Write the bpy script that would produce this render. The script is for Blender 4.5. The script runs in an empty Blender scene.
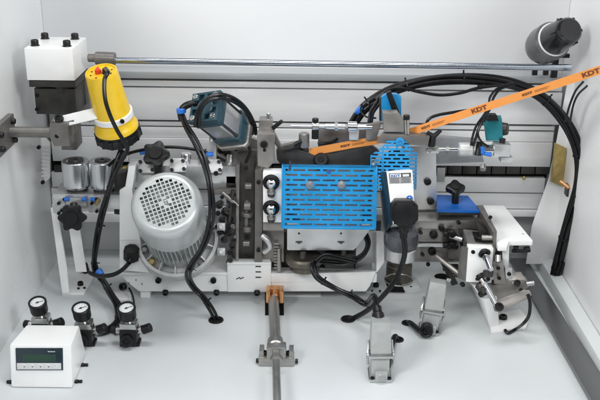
import bpy, bmesh, math, random
from mathutils import Vector as V3, Matrix
random.seed(7)
R = math.radians
MM = 0.001
scene = bpy.context.scene
C = scene.collection

# ------------------------------------------------------------------ camera (mm)
FPX, PITCH, ROLL, HC = 889.0, R(21), R(0.7), 830.0
CAM = V3((0, 0, HC))
fwd = V3((0, math.cos(PITCH), -math.sin(PITCH)))
_r = V3((1, 0, 0)); _u = V3((0, math.sin(PITCH), math.cos(PITCH)))
rgt = _r*math.cos(ROLL) + _u*math.sin(ROLL)
upv = -_r*math.sin(ROLL) + _u*math.cos(ROLL)

def ray(px, py):
    return fwd*FPX + rgt*(px-300.0) + upv*(200.0-py)
def at(px, py, Y):
    d = ray(px, py); return CAM + d*(Y/d.y)
def fl(px, py, Z=0.0):
    d = ray(px, py); return CAM + d*((Z-HC)/d.z)
def scale_at(p):            # mm per photo pixel at a point
    return (p-CAM).dot(fwd)/FPX

class Frame:
    """origin O, right U, up W, normal N (towards the viewer when el=az=0)"""
    def __init__(s, O, el=0, az=0, roll=0):
        el, az, roll = R(el), R(az), R(roll)
        s.O = V3(O)
        s.N = V3((math.sin(az)*math.cos(el), -math.cos(az)*math.cos(el), math.sin(el)))
        U = V3((math.cos(az), math.sin(az), 0)); W = s.N.cross(U)
        s.U = U*math.cos(roll) + W*math.sin(roll)
        s.W = -U*math.sin(roll) + W*math.cos(roll)
    def p(s, u, v, n=0): return s.O + s.U*u + s.W*v + s.N*n
    def uv(s, px, py, n=0):
        d = ray(px, py); P = s.O + s.N*n
        t = (P-CAM).dot(s.N)/d.dot(s.N)
        q = CAM + d*t - s.O
        return q.dot(s.U), q.dot(s.W)
    def px(s, px, py, n=0):
        u, v = s.uv(px, py, n); return s.p(u, v, n)
def VF(Y, az=0, el=0, px=300, py=200): return Frame(at(px, py, Y), el, az)
def HF(Z=0): return Frame((0, 1500, Z), 90)

# ------------------------------------------------------------------ mesh builder
class MB:
    def __init__(s): s.bm = bmesh.new()
    def raw(s, verts, faces, bev=0, seg=2):
        b = bmesh.new()
        vs = [b.verts.new(v) for v in verts]
        for f in faces:
            try: b.faces.new([vs[i] for i in f])
            except ValueError: pass
        bmesh.ops.recalc_face_normals(b, faces=b.faces)
        if bev > 0:
            es = [e for e in b.edges if len(e.link_faces) == 2 and e.calc_face_angle(0) > R(25)]
            bmesh.ops.bevel(b, geom=es, offset=bev, segments=seg, affect='EDGES', profile=0.6, clamp_overlap=True)
        m = bpy.data.meshes.new('t'); b.to_mesh(m); b.free()
        s.bm.from_mesh(m); bpy.data.meshes.remove(m)
        return s
    def hexa(s, a, b, bev=0.8):
        """a, b : two quads (world points), same order"""
        v = list(a)+list(b)
        return s.raw(v, [(0,1,2,3),(7,6,5,4),(0,4,5,1),(1,5,6,2),(2,6,7,3),(3,7,4,0)], bev)
    def prism(s, F, pts, n0, n1, bev=0.8):
        k = len(pts)
        v = [F.p(u, w, n0) for u, w in pts] + [F.p(u, w, n1) for u, w in pts]
        f = [tuple(range(k)), tuple(range(2*k-1, k-1, -1))] + [(i, (i+1)%k, k+(i+1)%k, k+i) for i in range(k)]
        return s.raw(v, f, bev)
    def box(s, F, u0, v0, u1, v1, n0, n1, bev=0.8):
        return s.prism(F, [(u0,v0),(u1,v0),(u1,v1),(u0,v1)], n0, n1, bev)
    def pbox(s, F, x0, y0, x1, y1, n=0, d=10, bev=0.8):
        xm, ym = (x0+x1)/2, (y0+y1)/2
        u0 = F.uv(x0, ym, n)[0]; u1 = F.uv(x1, ym, n)[0]
        v0 = F.uv(xm, y0, n)[1]; v1 = F.uv(xm, y1, n)[1]
        return s.box(F, u0, v0, u1, v1, n, n-d, bev)
    def ppoly(s, F, pts, n=0, d=10, bev=0.8):
        return s.prism(F, [F.uv(x, y, n) for x, y in pts], n, n-d, bev)
    def lathe(s, base, d, prof, seg=32, bev=0, phase=0):
        d = V3(d).normalized()
        a = d.cross(V3((0,0,1)))
        if a.length < 1e-3: a = V3((1,0,0))
        a.normalize(); b = d.cross(a)
        b_ = bmesh.new(); rings = []
        for r, h in prof:
            c = base + d*h
            if r <= 1e-6: rings.append([b_.verts.new(c)])
            else: rings.append([b_.verts.new(c + (a*math.cos(t)+b*math.sin(t))*r) for t in [phase+2*math.pi*i/seg for i in range(seg)]])
        for i in range(len(rings)-1):
            p, q = rings[i], rings[i+1]
            for j in range(seg):
                k = (j+1) % seg
                if len(p) == 1 and len(q) == 1: continue
                if len(p) == 1: b_.faces.new((p[0], q[j], q[k]))
                elif len(q) == 1: b_.faces.new((p[j], p[k], q[0]))
                else: b_.faces.new((p[j], p[k], q[k], q[j]))
        for e in (rings[0], rings[-1]):
            if len(e) > 1: b_.faces.new(e)
        bmesh.ops.recalc_face_normals(b_, faces=b_.faces)
        m = bpy.data.meshes.new('t'); b_.to_mesh(m); b_.free()
        s.bm.from_mesh(m); bpy.data.meshes.remove(m)
        return s
    def cyl(s, p0, p1, r0, r1=None, seg=28, ch=None):
        r1 = r0 if r1 is None else r1
        d = p1-p0; L = d.length
        c = min(r0, r1)*0.12 if ch is None else ch
        c = min(c, L*0.3)
        return s.lathe(p0, d, [(r0-c,0),(r0,c),(r1,L-c),(r1-c,L)], seg)
    def bolt(s, p, d, r=4, h=5):
        return s.lathe(p, d, [(r,-1),(r,h*.82),(r*.88,h),(r*.55,h),(r*.5,h*.45),(0,h*.4)], 18)
    def hexbolt(s, p, d, r=5, h=4):
        s.lathe(p, d, [(r,0),(r,h),(r*.8,h*1.15),(0,h*1.15)], 6); return s
    def tube(s, pts, r, seg=10, caps=True):
        n = len(pts); T = []
        for i in range(n):
            a = pts[max(i-1,0)]; b = pts[min(i+1,n-1)]; T.append((b-a).normalized())
        ref = V3((0,-1,0)) if abs(T[0].y) < .9 else V3((0,0,1))
        a = T[0].cross(ref).normalized(); b_ = bmesh.new(); rings = []
        for i in range(n):
            a = (a - T[i]*a.dot(T[i])).normalized(); b = T[i].cross(a)
            rr = r[i] if isinstance(r, (list, tuple)) else r
            rings.append([b_.verts.new(pts[i] + (a*math.cos(t)+b*math.sin(t))*rr) for t in [2*math.pi*k/seg for k in range(seg)]])
        for i in range(n-1):
            for j in range(seg):
                k = (j+1)%seg; b_.faces.new((rings[i][j], rings[i][k], rings[i+1][k], rings[i+1][j]))
        if caps: b_.faces.new(rings[0]); b_.faces.new(rings[-1])
        bmesh.ops.recalc_face_normals(b_, faces=b_.faces)
        m = bpy.data.meshes.new('t'); b_.to_mesh(m); b_.free()
        s.bm.from_mesh(m); bpy.data.meshes.remove(m); return s
    def torus(s, c, d, Rr, r, seg=28, sg=8, a0=0, a1=2*math.pi):
        d = V3(d).normalized(); a = d.cross(V3((0,0,1)))
        if a.length < 1e-3: a = V3((1,0,0))
        a.normalize(); b = d.cross(a)
        pts = [c + (a*math.cos(t)+b*math.sin(t))*Rr for t in [a0+(a1-a0)*i/seg for i in range(seg+1)]]
        return s.tube(pts, r, sg)
    def lobed(s, F, c, r, h, lobes=5, amp=.13, n0=0):
        k = 50; u, v = c; pts = []
        for i in range(k):
            t = 2*math.pi*i/k; rr = r*(1-amp+amp*math.cos(lobes*t))
            pts.append((u+rr*math.cos(t), v+rr*math.sin(t)))
        s.prism(F, pts, n0, n0+h, bev=r*.16)
        return s
    def perf(s, F, u0, v0, u1, v1, pu, pv, su, sv, n, th, stag=.5, margin=3, clip=None, inside=None, clipn=None):
        """perforated sheet: slots su x sv at pitch pu x pv"""
        b = bmesh.new()
        def quad(a0, b0, a1, b1):
            if a1-a0 < 1e-4 or b1-b0 < 1e-4: return
            b.faces.new([b.verts.new((x, y, 0)) for x, y in ((a0,b0),(a1,b0),(a1,b1),(a0,b1))])
        rows = int((v1-v0-2*margin+pv-sv)//pv)
        y = v0; vv = v0 + ((v1-v0)-(rows*pv-(pv-sv)))/2
        for r in range(rows):
            quad(u0, y, u1, vv)
            off = stag*pu*(r % 2)
            x = u0; c = u0+margin-off
            while c < u1-margin:
                a, e = max(c, u0+margin), min(c+su, u1-margin)
                if e-a > sv*1.2 or (inside and e > a):
                    ok = True
                    if inside: ok = inside((a+e)/2, vv+sv/2)
                    if ok:
                        quad(x, vv, a, vv+sv); x = e
                c += pu
            quad(x, vv, u1, vv+sv)
            y = vv+sv; vv += pv
        quad(u0, y, u1, v1)
        bmesh.ops.remove_doubles(b, verts=b.verts, dist=0.001)
        if clip:
            k = len(clip)
            for i in range(k):
                p, q = clip[i], clip[(i+1)%k]
                no = V3((q[1]-p[1], -(q[0]-p[0]), 0))
                bmesh.ops.bisect_plane(b, geom=b.verts[:]+b.edges[:]+b.faces[:], plane_co=V3((p[0],p[1],0)), plane_no=no, clear_outer=True)
        res = bmesh.ops.extrude_face_region(b, geom=b.faces[:])
        for e in res['geom']:
            if isinstance(e, bmesh.types.BMVert): e.co.z -= th
        bmesh.ops.recalc_face_normals(b, faces=b.faces)
        for w in b.verts: w.co = F.p(w.co.x, w.co.y, n+w.co.z)
        m = bpy.data.meshes.new('t'); b.to_mesh(m); b.free()
        s.bm.from_mesh(m); bpy.data.meshes.remove(m); return s

def wloc(o):
    l = V3((0,0,0))
    while o: l += o.location; o = o.parent
    return l

def build(name, mb, mat, parent=None, loc=None, label=None):
    """link a builder as one mesh object; loc (mm) for top-level ones"""
    base = wloc(parent)/MM if parent else V3(loc) if loc is not None else V3((0,0,0))
    bm = mb.bm
    for v in bm.verts: v.co = (v.co-base)*MM
    me = bpy.data.meshes.new(name); bm.to_mesh(me); bm.free()
    me.materials.append(mat)
    me.polygons.foreach_set('use_smooth', [True]*len(me.polygons))
    me.set_sharp_from_angle(angle=R(32))
    o = bpy.data.objects.new(name, me); C.objects.link(o)
    if parent: o.parent = parent
    else: o.location = base*MM
    if label: o['label'] = label
    return o
def tag(o, label, cat, group=None):
    o['label'] = label; o['category'] = cat
    if group: o['group'] = group
    return o
def thing(name, label, cat, loc, group=None):
    o = bpy.data.objects.new(name, None); C.objects.link(o)
    o.empty_display_size = .02
    o.location = V3(loc)*MM; return tag(o, label, cat, group)
def struct(name, mb, mat):
    o = build(name, mb, mat); o['kind'] = 'structure'; return o
def dup(root, dloc, label, group):
    def rec(o, par):
        c = o.copy(); C.objects.link(c)
        if par: c.parent = par
        for ch in [x for x in C.objects if x.parent == o]: rec(ch, c)
        return c
    r = rec(root, None); r.location = root.location + V3(dloc)*MM
    r['label'] = label; r['group'] = group; return r
def text(name, body, F, u, v, n, size, mat, parent, th=.15, bold=0, align='CENTER', sx=1):
    cu = bpy.data.curves.new('txt', 'FONT'); cu.body = body; cu.size = size; cu.align_x = align; cu.align_y = 'CENTER'
    cu.extrude = th; cu.offset = bold; cu.resolution_u = 3
    o = bpy.data.objects.new('txt', cu); C.objects.link(o)
    bpy.context.view_layer.update()
    me = bpy.data.meshes.new_from_object(o.evaluated_get(bpy.context.evaluated_depsgraph_get()))
    bpy.data.objects.remove(o); me.name = name
    base = wloc(parent)/MM
    for w in me.vertices: w.co = (F.p(u+w.co.x*sx, v+w.co.y, n+w.co.z) - base)*MM
    me.materials.clear(); me.materials.append(mat)
    q = bpy.data.objects.new(name, me); C.objects.link(q); q.parent = parent; return q

# ------------------------------------------------------------------ materials
def mat(name, col, rough=.5, metal=0, var=.06, nscale=60, bump=.0, bscale=900, rvar=.08, coat=0, spec=.5, aniso=None, emit=None):
    m = bpy.data.materials.new(name); m.use_nodes = True
    nt = m.node_tree; N = nt.nodes; L = nt.links; b = N['Principled BSDF']
    tc = N.new('ShaderNodeTexCoord')
    no = N.new('ShaderNodeTexNoise'); no.inputs['Scale'].default_value = nscale; no.inputs['Detail'].default_value = 6
    mp = N.new('ShaderNodeMapping'); L.new(tc.outputs['Object'], mp.inputs['Vector'])
    if aniso: mp.inputs['Scale'].default_value = aniso
    L.new(mp.outputs[0], no.inputs['Vector'])
    cr = N.new('ShaderNodeValToRGB')
    c0 = [max(0, c*(1-var*2)) for c in col]; c1 = [min(1, c*(1+var*1.2)) for c in col]
    cr.color_ramp.elements[0].position = .3; cr.color_ramp.elements[1].position = .7
    cr.color_ramp.elements[0].color = (*c0, 1); cr.color_ramp.elements[1].color = (*c1, 1)
    L.new(no.outputs['Fac'], cr.inputs['Fac']); L.new(cr.outputs['Color'], b.inputs['Base Color'])
    mr = N.new('ShaderNodeMapRange'); mr.inputs['To Min'].default_value = max(.02, rough-rvar); mr.inputs['To Max'].default_value = min(1, rough+rvar)
    L.new(no.outputs['Fac'], mr.inputs['Value']); L.new(mr.outputs[0], b.inputs['Roughness'])
    b.inputs['Metallic'].default_value = metal
    b.inputs['Specular IOR Level'].default_value = spec
    b.inputs['Coat Weight'].default_value = coat
    if bump:
        n2 = N.new('ShaderNodeTexNoise'); n2.inputs['Scale'].default_value = bscale; n2.inputs['Detail'].default_value = 2
        L.new(mp.outputs[0], n2.inputs['Vector'])
        bp = N.new('ShaderNodeBump'); bp.inputs['Strength'].default_value = bump; bp.inputs['Distance'].default_value = .0006
        L.new(n2.outputs['Fac'], bp.inputs['Height']); L.new(bp.outputs[0], b.inputs['Normal'])
    if emit:
        b.inputs['Emission Color'].default_value = (*emit[0], 1); b.inputs['Emission Strength'].default_value = emit[1]
    return m
M = dict(
 floor = mat('floor_paint', (.60,.63,.64), .34, var=.016, nscale=9, bump=.12, bscale=450, rvar=.10),
 wall  = mat('wall_paint', (.79,.80,.805), .27, var=.012, nscale=4, rvar=.015),
 back  = mat('back_panel_paint', (.60,.61,.62), .45, var=.012, nscale=3, bump=.05, bscale=500),
 white = mat('white_enamel', (.87,.875,.87), .32, var=.02, nscale=25, bump=.06, bscale=500, coat=.1),
 rail  = mat('anodised_aluminium', (.78,.79,.795), .36, metal=.3, var=.04, nscale=7, aniso=(.5,6,6), bump=.05, bscale=300),
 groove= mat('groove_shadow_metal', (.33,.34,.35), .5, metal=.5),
 alu   = mat('machined_aluminium', (.66,.665,.67), .34, metal=.85, var=.06, nscale=30, bump=.08, bscale=700),
 cast  = mat('cast_aluminium', (.58,.59,.59), .45, metal=.55, var=.08, nscale=50, bump=.35, bscale=900),
 silver= mat('motor_silver_paint', (.50,.525,.525), .34, metal=.3, var=.03, nscale=30, bump=.1, bscale=800, coat=.2),
 steel = mat('brushed_steel', (.42,.41,.39), .38, metal=.9, var=.08, nscale=40, aniso=(1,1,8), bump=.1),
 taupe = mat('phosphated_steel', (.20,.19,.18), .42, metal=.6, var=.09, nscale=45, bump=.14, bscale=700),
 taupe2= mat('worn_phosphated_steel', (.29,.275,.26), .36, metal=.65, var=.12, nscale=35, bump=.14, bscale=700),
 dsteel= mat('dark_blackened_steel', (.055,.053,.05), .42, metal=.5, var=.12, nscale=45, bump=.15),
 chrome= mat('chrome', (.68,.69,.71), .10, metal=1, var=.01, rvar=.03),
 turned= mat('turned_roller_steel', (.62,.635,.65), .24, metal=1, var=.10, nscale=60, aniso=(14,14,.4), rvar=.07),
 zinc  = mat('zinc_plate', (.52,.52,.51), .24, metal=1, var=.07, nscale=70),
 rod   = mat('polished_rod', (.40,.44,.50), .20, metal=1, var=.02, rvar=.03),
 black = mat('black_plastic', (.009,.009,.010), .36, var=.15, nscale=60, bump=.1, spec=.3),
 rubber= mat('cable_rubber', (.008,.008,.009), .30, var=.2, nscale=40, bump=.08, spec=.35),
 bolt  = mat('black_oxide_bolt', (.018,.018,.018), .34, metal=.5, var=.1),
 hole  = mat('unlit_opening', (.01,.01,.01), .9, spec=.1),
 blue  = mat('blue_guard_paint', (.008,.235,.52), .33, var=.06, nscale=25, bump=.12, rvar=.14, coat=.2),
 blue2 = mat('deep_blue_anodised', (.01,.13,.50), .34, var=.04, metal=.1),
 bclip = mat('blue_fitting', (.02,.16,.60), .35),
 teal  = mat('dark_teal_casting', (.018,.055,.075), .36, var=.1, nscale=50, bump=.12, coat=.1),
 turq  = mat('turquoise_plastic', (.01,.18,.22), .35, var=.05),
 yellow= mat('yellow_plastic', (.86,.56,.02), .30, var=.03, nscale=30, coat=.2),
 red   = mat('red_plastic', (.75,.06,.02), .35),
 orange= mat('orange_edge_band', (.74,.285,.065), .42, var=.02, nscale=60, aniso=(1,1,6), bump=.05),
 print = mat('brown_print', (.13,.04,.015), .5),
 copper= mat('copper_fork', (.72,.38,.17), .34, metal=.75, var=.12, nscale=60),
 brass = mat('brass', (.55,.42,.17), .38, metal=.7, var=.14, nscale=60, bump=.1),
 conn  = mat('grey_die_cast_hood', (.41,.425,.42), .42, metal=.25, var=.04, nscale=60, bump=.25, bscale=900),
 dial  = mat('dial_white', (.66,.68,.68), .4, var=.01),
 glass = mat('domed_glass', (.9,.92,.93), .05, var=0, rvar=0),
 label = mat('label_silver', (.45,.46,.46), .4, metal=.3, var=.05),
 paper = mat('paper_white', (.80,.81,.82), .5, var=.02),
 lcd   = mat('lcd_window', (.018,.055,.036), .2, var=.05),
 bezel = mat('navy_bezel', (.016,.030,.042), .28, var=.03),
 ink   = mat('dark_ink', (.03,.03,.035), .5),
 inkb  = mat('blue_ink', (.02,.10,.34), .5),
 pipe  = mat('dark_round_housing', (.16,.145,.12), .38, metal=.6, var=.12, nscale=30),
 lampgrey = mat('dark_lamp_grey', (.085,.088,.092), .28, var=.05, coat=.1),
 strip = mat('key_strip_grey', (.62,.63,.63), .4, var=.01),
 gloss = mat('gloss_black', (.010,.010,.011), .2, var=.1, coat=.3),
 ledge = mat('grey_anodised_ledge', (.42,.44,.455), .35, metal=.4, var=.04, nscale=7, aniso=(.5,6,6)),
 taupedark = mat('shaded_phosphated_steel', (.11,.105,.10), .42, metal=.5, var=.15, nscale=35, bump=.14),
 railbar = mat('cool_grey_bar_steel', (.17,.175,.18), .34, metal=.7, var=.08, nscale=12, aniso=(1,.15,1), bump=.1),
 bright = mat('bright_nickel_screw', (.85,.85,.86), .16, metal=.9, var=.03),
 smoke = mat('smoked_grey_dome', (.06,.065,.075), .22, var=.08, coat=.3),
 grey  = mat('grey_moulding', (.30,.31,.32), .45, var=.05, bump=.1),
)
g = M['glass'].node_tree.nodes['Principled BSDF']; g.inputs['Transmission Weight'].default_value = 1; g.inputs['IOR'].default_value = 1.2

UP = V3((0,0,1)); FRONT = V3((0,-1,0)); XR = V3((1,0,0))
def catmull(P, k=8):
    out = []; n = len(P)
    for i in range(n-1):
        p0, p1, p2, p3 = P[max(i-1,0)], P[i], P[i+1], P[min(i+2,n-1)]
        for j in range(k):
            t = j/k
            out.append(.5*((2*p1)+(p2-p0)*t+(2*p0-5*p1+4*p2-p3)*t*t+(3*p1-p0-3*p2+p3)*t**3))
    out.append(P[-1]); return out
def path(pts, k=8): return catmull([at(*p) for p in pts], k)
def bundle(name, label, pts, n=3, r=2.3, gap=2.3, ties=(), group=None, m='rubber', twist=1.0, ends=True):
    P = path(pts, 8) if not isinstance(pts[0], V3) else catmull(pts, 8)
    root = thing(name, label, 'cable', P[0], group)
    L = len(P)
    view = [(p-CAM).normalized() for p in P]
    T = [(P[min(i+1,L-1)]-P[max(i-1,0)]).normalized() for i in range(L)]
    S = [T[i].cross(view[i]).normalized() for i in range(L)]
    slots = {1:[(0,0)], 2:[(-1,0),(1,0)], 3:[(-1,.2),(1,.1),(0,1.5)], 4:[(-1,0),(1,0),(-.9,-1.9),(1.05,-1.8)],
             5:[(-2,0),(0,.2),(2,0),(-1,1.7),(1,1.8)], 6:[(-2.1,0),(0,.1),(2.1,0),(-1.1,-1.8),(1.1,-1.8),(0,1.9)]}[n]
    for k, (a, b) in enumerate(slots):
        ph = random.random()*6
        q = [P[i] + S[i]*gap*(a+.28*twist*math.sin(i*.23+ph)*(n>1)) - view[i]*gap*(-b+.3*math.sin(i*.19+ph*2)*(n>1)) for i in range(L)]
        build('cable', MB().tube(q, r*random.uniform(.88,1.1)), M[m], root)
    if n > 1:
        for f in ties:
            i = int(f*(L-1)); w = gap*(max(abs(a) for a, b in slots)+1.25)
            t = MB(); t.tube([P[i]+T[i]*-1.6, P[i]+T[i]*1.6], [w, w], 14)
            t.raw(*boxv(P[i]+S[i]*(w+2)-view[i]*1, S[i], T[i], view[i], 3, 1.6, 1.6))
            build('cable_tie', t, M['black'], root)
    return root
def boxv(c, a, b, d, x, y, z):
    v = [c+a*x*i+b*y*j+d*z*k for i, j, k in ((-1,-1,-1),(1,-1,-1),(1,1,-1),(-1,1,-1),(-1,-1,1),(1,-1,1),(1,1,1),(-1,1,1))]
    return v, [(0,1,2,3),(7,6,5,4),(0,4,5,1),(1,5,6,2),(2,6,7,3),(3,7,4,0)]
def bolts(root, F, pts, r=4, h=5, n=0, m='bolt', name='bolt'):
    for x, y in pts:
        build(name, MB().bolt(F.px(x, y, n), F.N, r, h), M[m], root)
def knob(root, F, x, y, r, h, n=0, lobes=5, name='star_knob'):
    u, v = F.uv(x, y, n)
    b = MB().lobed(F, (u, v), r, h*.62, lobes, n0=n+h*.3)
    b.cyl(F.p(u, v, n), F.p(u, v, n+h*.4), r*.45)
    b.lathe(F.p(u, v, n+h*.9), F.N, [(r*.5,0),(r*.46,h*.14),(0,h*.16)], 24)
    return build(name, b, M['black'], root)

# ================================================================== SETTING
XL, XRt, YB = -533, 545, 1834
b = MB(); b.raw([V3(p) for p in ((XL-25,700,0),(XRt+25,700,0),(XRt+25,YB+30,0),(XL-25,YB+30,0),(XL-25,700,-12),(XRt+25,700,-12),(XRt+25,YB+30,-12),(XL-25,YB+30,-12))],
       [(0,1,2,3),(7,6,5,4),(0,4,5,1),(1,5,6,2),(2,6,7,3),(3,7,4,0)])
struct('machine_floor', b, M['floor'])
def wbox(x0,y0,z0,x1,y1,z1,bev=0):
    v = [V3(p) for p in ((x0,y0,z0),(x1,y0,z0),(x1,y1,z0),(x0,y1,z0),(x0,y0,z1),(x1,y0,z1),(x1,y1,z1),(x0,y1,z1))]
    return v, [(0,1,2,3),(7,6,5,4),(0,4,5,1),(1,5,6,2),(2,6,7,3),(3,7,4,0)], bev
struct('back_wall', MB().raw(*wbox(XL+.5,YB,.5,XRt-.5,YB+8,760)), M['back'])
struct('wall_left', MB().raw(*wbox(XL-8,760,.5,XL,YB+8,760)), M['wall'])
struct('wall_right', MB().raw(*wbox(XRt,760,.5,XRt+8,YB+8,760)), M['wall'])
# folded skirt of the right wall
b = MB(); b.raw([V3(p) for p in ((XRt-1,1000,1),(XRt-26,1000,1),(XRt-26,YB-2,1),(XRt-1,YB-2,1),(XRt-1,1000,34),(XRt-22,1000,24),(XRt-22,YB-2,24),(XRt-1,YB-2,34))],
   [(0,1,2,3),(7,6,5,4),(0,4,5,1),(1,5,6,2),(2,6,7,3),(3,7,4,0)], 3)
struct('wall_skirt', b, M['floor'])

# ================================================================== BEAM
YBM = 1775
FB = VF(YBM)
t = thing('machine_beam', 'long horizontal aluminium machine beam of stacked flat panels along the back wall', 'machine beam', at(300, 213, YBM+30))
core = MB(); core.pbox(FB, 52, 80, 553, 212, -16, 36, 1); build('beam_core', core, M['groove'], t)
for i, (y0, y1, n, d) in enumerate(((73.5,80.5,6,52),(82.2,88.2,-6,8),(90,121.8,0,14),(123.6,127.5,-5,9),(129.4,139,-1,12),(140,164,3,16),(175.5,190,3,14),(191,206,0,14),(208,214,6,40))):
    x1 = 564-(y0-75)*.19
    bb = MB(); bb.pbox(FB, 52 if y0 > 100 else 60, y0, x1, y1, n, d, 1.0)
    build('panel', bb, M['ledge' if i == 0 else 'rail'], t)
bb = MB(); bb.pbox(FB, 52, 158, 548, 175, -9, 6, .5); build('rack_slot', bb, M['hole'], t)
for i in range(26):
    x = 428 - 14.5*i + (0 if i else 0)
for i in range(34):
    x0 = 54+14.6*i
    bb = MB(); bb.pbox(FB, x0, 165.3, x0+13.6, 174.2, 1, 8, 1.2); build('rack_link', bb, M['dsteel'], t)
bb = MB(); bb.pbox(FB, 437, 168, 445, 182, 5, 2, .3); build('scale_plate', bb, M['label'], t)
bolts(t, FB, [(524,178),(76,136),(38,147)][:2], 4, 3, 3, 'brass')
# white end plate between beam and right wall
t = thing('end_plate', 'white slanted sheet plate closing the right end of the machine beam', 'plate', at(540, 240, 1790))
FE = VF(1742)
bb = MB(); bb.ppoly(FE, [(568,80),(584,80),(576,264),(526,264),(532,226),(549,178),(557,140)], 0, 3, .6); build('plate', bb, M['wall'], t)
# ribbed white cover at far left
t = thing('ribbed_cover', 'small white ribbed cover low on the left wall beside the silver rollers', 'cover', at(44, 170, 1700))
FRb = VF(1705)
bb = MB(); bb.ppoly(FRb, [(40,133),(50,143),(50,178),(44,183)], 0, 6, 1); build('cover_plate', bb, M['white'], t)
bb = MB()
for i in range(9): bb.pbox(FRb, 41.5, 145+i*3.8, 49, 146.7+i*3.8, 2.5, 3, .6)
build('rib', bb, M['white'], t)
bolts(t, FRb, [(39,147),(43,182)], 4, 5, 3)

# brass plate
t = build('brass_plate', MB().ppoly(Frame(at(559,165,1728),0,25), [(556,143),(566.5,148),(563,187),(551.5,182)], 0, 5, .8), M['brass'], loc=at(559,186,1728)); tag(t, 'tan brass plate standing at the right end of the beam', 'plate')

# ================================================================== GUIDE ROD + BLOCK
YR = 1640
t = thing('guide_rod', 'long polished steel guide rod running across in front of the back wall', 'rod', at(300, 64, YR))
build('rod', MB().cyl(at(112,60.2,YR), at(570,67.6,YR), 6.0, seg=32, ch=.8), M['rod'], t)
bb = MB().cyl(at(88,57.8,YR), at(96,58,YR), 7.5).cyl(at(95.5,58,YR), at(115.5,58.8,YR), 12.2, seg=32)
build('collar', bb, M['taupe'], t)
bb = MB().cyl(at(563,67.5,YR), at(571.5,67.6,YR), 6.4); build('end_sleeve', bb, M['rod'], t)

FK = VF(1588)
t = thing('bearing_block', 'white square bearing block with four black bolts on top at upper left', 'bearing block', at(50, 114, 1640))
bb = MB().pbox(FK, 25.5, 48.5, 73.5, 80.5, 0, 112, 2); build('block', bb, M['white'], t)
bb = MB().pbox(FK, 29, 80.8, 75.5, 87.3, -4, 106, 1); build('base_plate', bb, M['dsteel'], t)
bb = MB().cyl(at(59,97,1640), at(59,84,1640), 9).pbox(VF(1600), 35, 88.5, 76, 114.5, -6, 80, 2); bb.cyl(at(63,92,1620), at(63,84,1620), 16, seg=24)
build('lower_housing', bb, M['dsteel'], t)
bb = MB().pbox(VF(1680), 74, 78, 89, 122, 0, 18, 1).pbox(VF(1660), 60, 112, 75, 150, 0, 50, 1); build('support_bracket', bb, M['taupe'], t)
topz = at(50,48.5,1588).z
HT = Frame((0,1500,topz), 90)
for x, y in ((35,45.5),(67,46.2),(45,38.6),(75,39)):
    p = fl(x, y, topz)
    build('bolt', MB().bolt(p, UP, 7, 11).cyl(p-UP*1, p+UP*1.4, 8.5), M['bolt'], t)
bolts(t, VF(1600), [(37,95),(37,109)], 3.5, 3, -6)

# ================================================================== LEFT ARM
t = thing('bar_bracket', 'dark grey steel bar bracket bolted out from the left wall', 'bracket', at(8, 148, 1560))
FW = VF(1560)
zc = at(12,131,1540).z; bb = MB().raw(*wbox(XL+.5,1455,zc-27,XL+11,1562,zc+27)[:2], 1); build('wall_flange', bb, M['taupe'], t)
bb = MB().cyl(V3((XL+10,1535,zc)), V3((at(55,131,1535).x,1535,zc)), 9.8, seg=32); build('bar', bb, M['taupe'], t)
bb = MB().ppoly(VF(1515), [(49.5,123.5),(67,123.5),(70,146),(54,146.5),(49.5,137)], 0, 34, 1.2); bb.ppoly(VF(1530), [(68,121),(74,120),(74.5,134),(70,137)], 0, 20, 1); build('end_block', bb, M['taupe'], t)
build('socket_hole', MB().cyl(at(57,136,1516), at(57,136,1514.5), 4), M['hole'], t)
for yy, zz in ((1476,12),(1476,-14),(1545,17),(1545,-18)):
    build('bolt', MB().bolt(V3((XL+11,yy,zc+zz)), XR, 5.5, 7), M['bolt'], t)

# ================================================================== YELLOW UNIT
bp = at(117.5, 131, 1570); dy = V3((-.115,-.29,.95)).normalized()
t = thing('yellow_motor', 'bright yellow cylindrical motor leaning back in a black lower ring at upper left', 'motor', bp)
bb = MB().lathe(bp, dy, [(34,-17),(40,-15),(42,-12),(42,-2),(40,0),(40,3),(41,4),(41,6),(36,7)], 40)
for i in range(14):
    a = 2*math.pi*i/14; e1 = dy.cross(UP).normalized(); e2 = dy.cross(e1)
    q = bp+(e1*math.cos(a)+e2*math.sin(a))*39; bb.cyl(q-dy*14, q+dy*2, 4.5)
build('lower_ring', bb, M['black'], t)
build('skirt', MB().lathe(bp, dy, [(38,5),(40.5,7),(40.5,12),(38.5,16),(36,20),(34.5,27)], 40), M['yellow'], t)
build('housing', MB().lathe(bp, dy, [(33,24),(34,30),(33.5,44),(32.5,50),(29,118),(28.4,124),(27.6,126),(25.4,126),(24.8,123),(0,123)], 48), M['yellow'], t)
e1 = dy.cross(V3((0,-1,0))).normalized(); e1 = -e1 if e1.x < 0 else e1; e2 = e1.cross(dy)
tp = bp+dy*123
FT = Frame(tp, 0); FT.U = e1; FT.N = dy; FT.W = dy.cross(e1)
bb = MB()
for a in (20, 75, 120, 160, 200, 250, 300, 340): bb.cyl(FT.p(19*math.cos(R(a)),19*math.sin(R(a)),-.5), FT.p(19*math.cos(R(a)),19*math.sin(R(a)),1), 1.6)
build('screw', bb, M['ink'], t)
build('switch_lever', MB().prism(FT, [(-10,-4),(-3,-6),(2,-3),(-2,2),(-4,9),(-7,10),(-9,3)], 0, 8, 1), M['red'], t)
build('cable_boot', MB().cyl(FT.p(9,-2,0), FT.p(9,-3,9), 7, 5), M['black'], t)
bb = MB().lathe(bp, dy, [(35,30),(36.5,31),(36.5,41),(35,42)], 40); 
build('clamp_ring', bb, M['white'], t)
FA = Frame(at(80,116,1535), 28)
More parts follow.
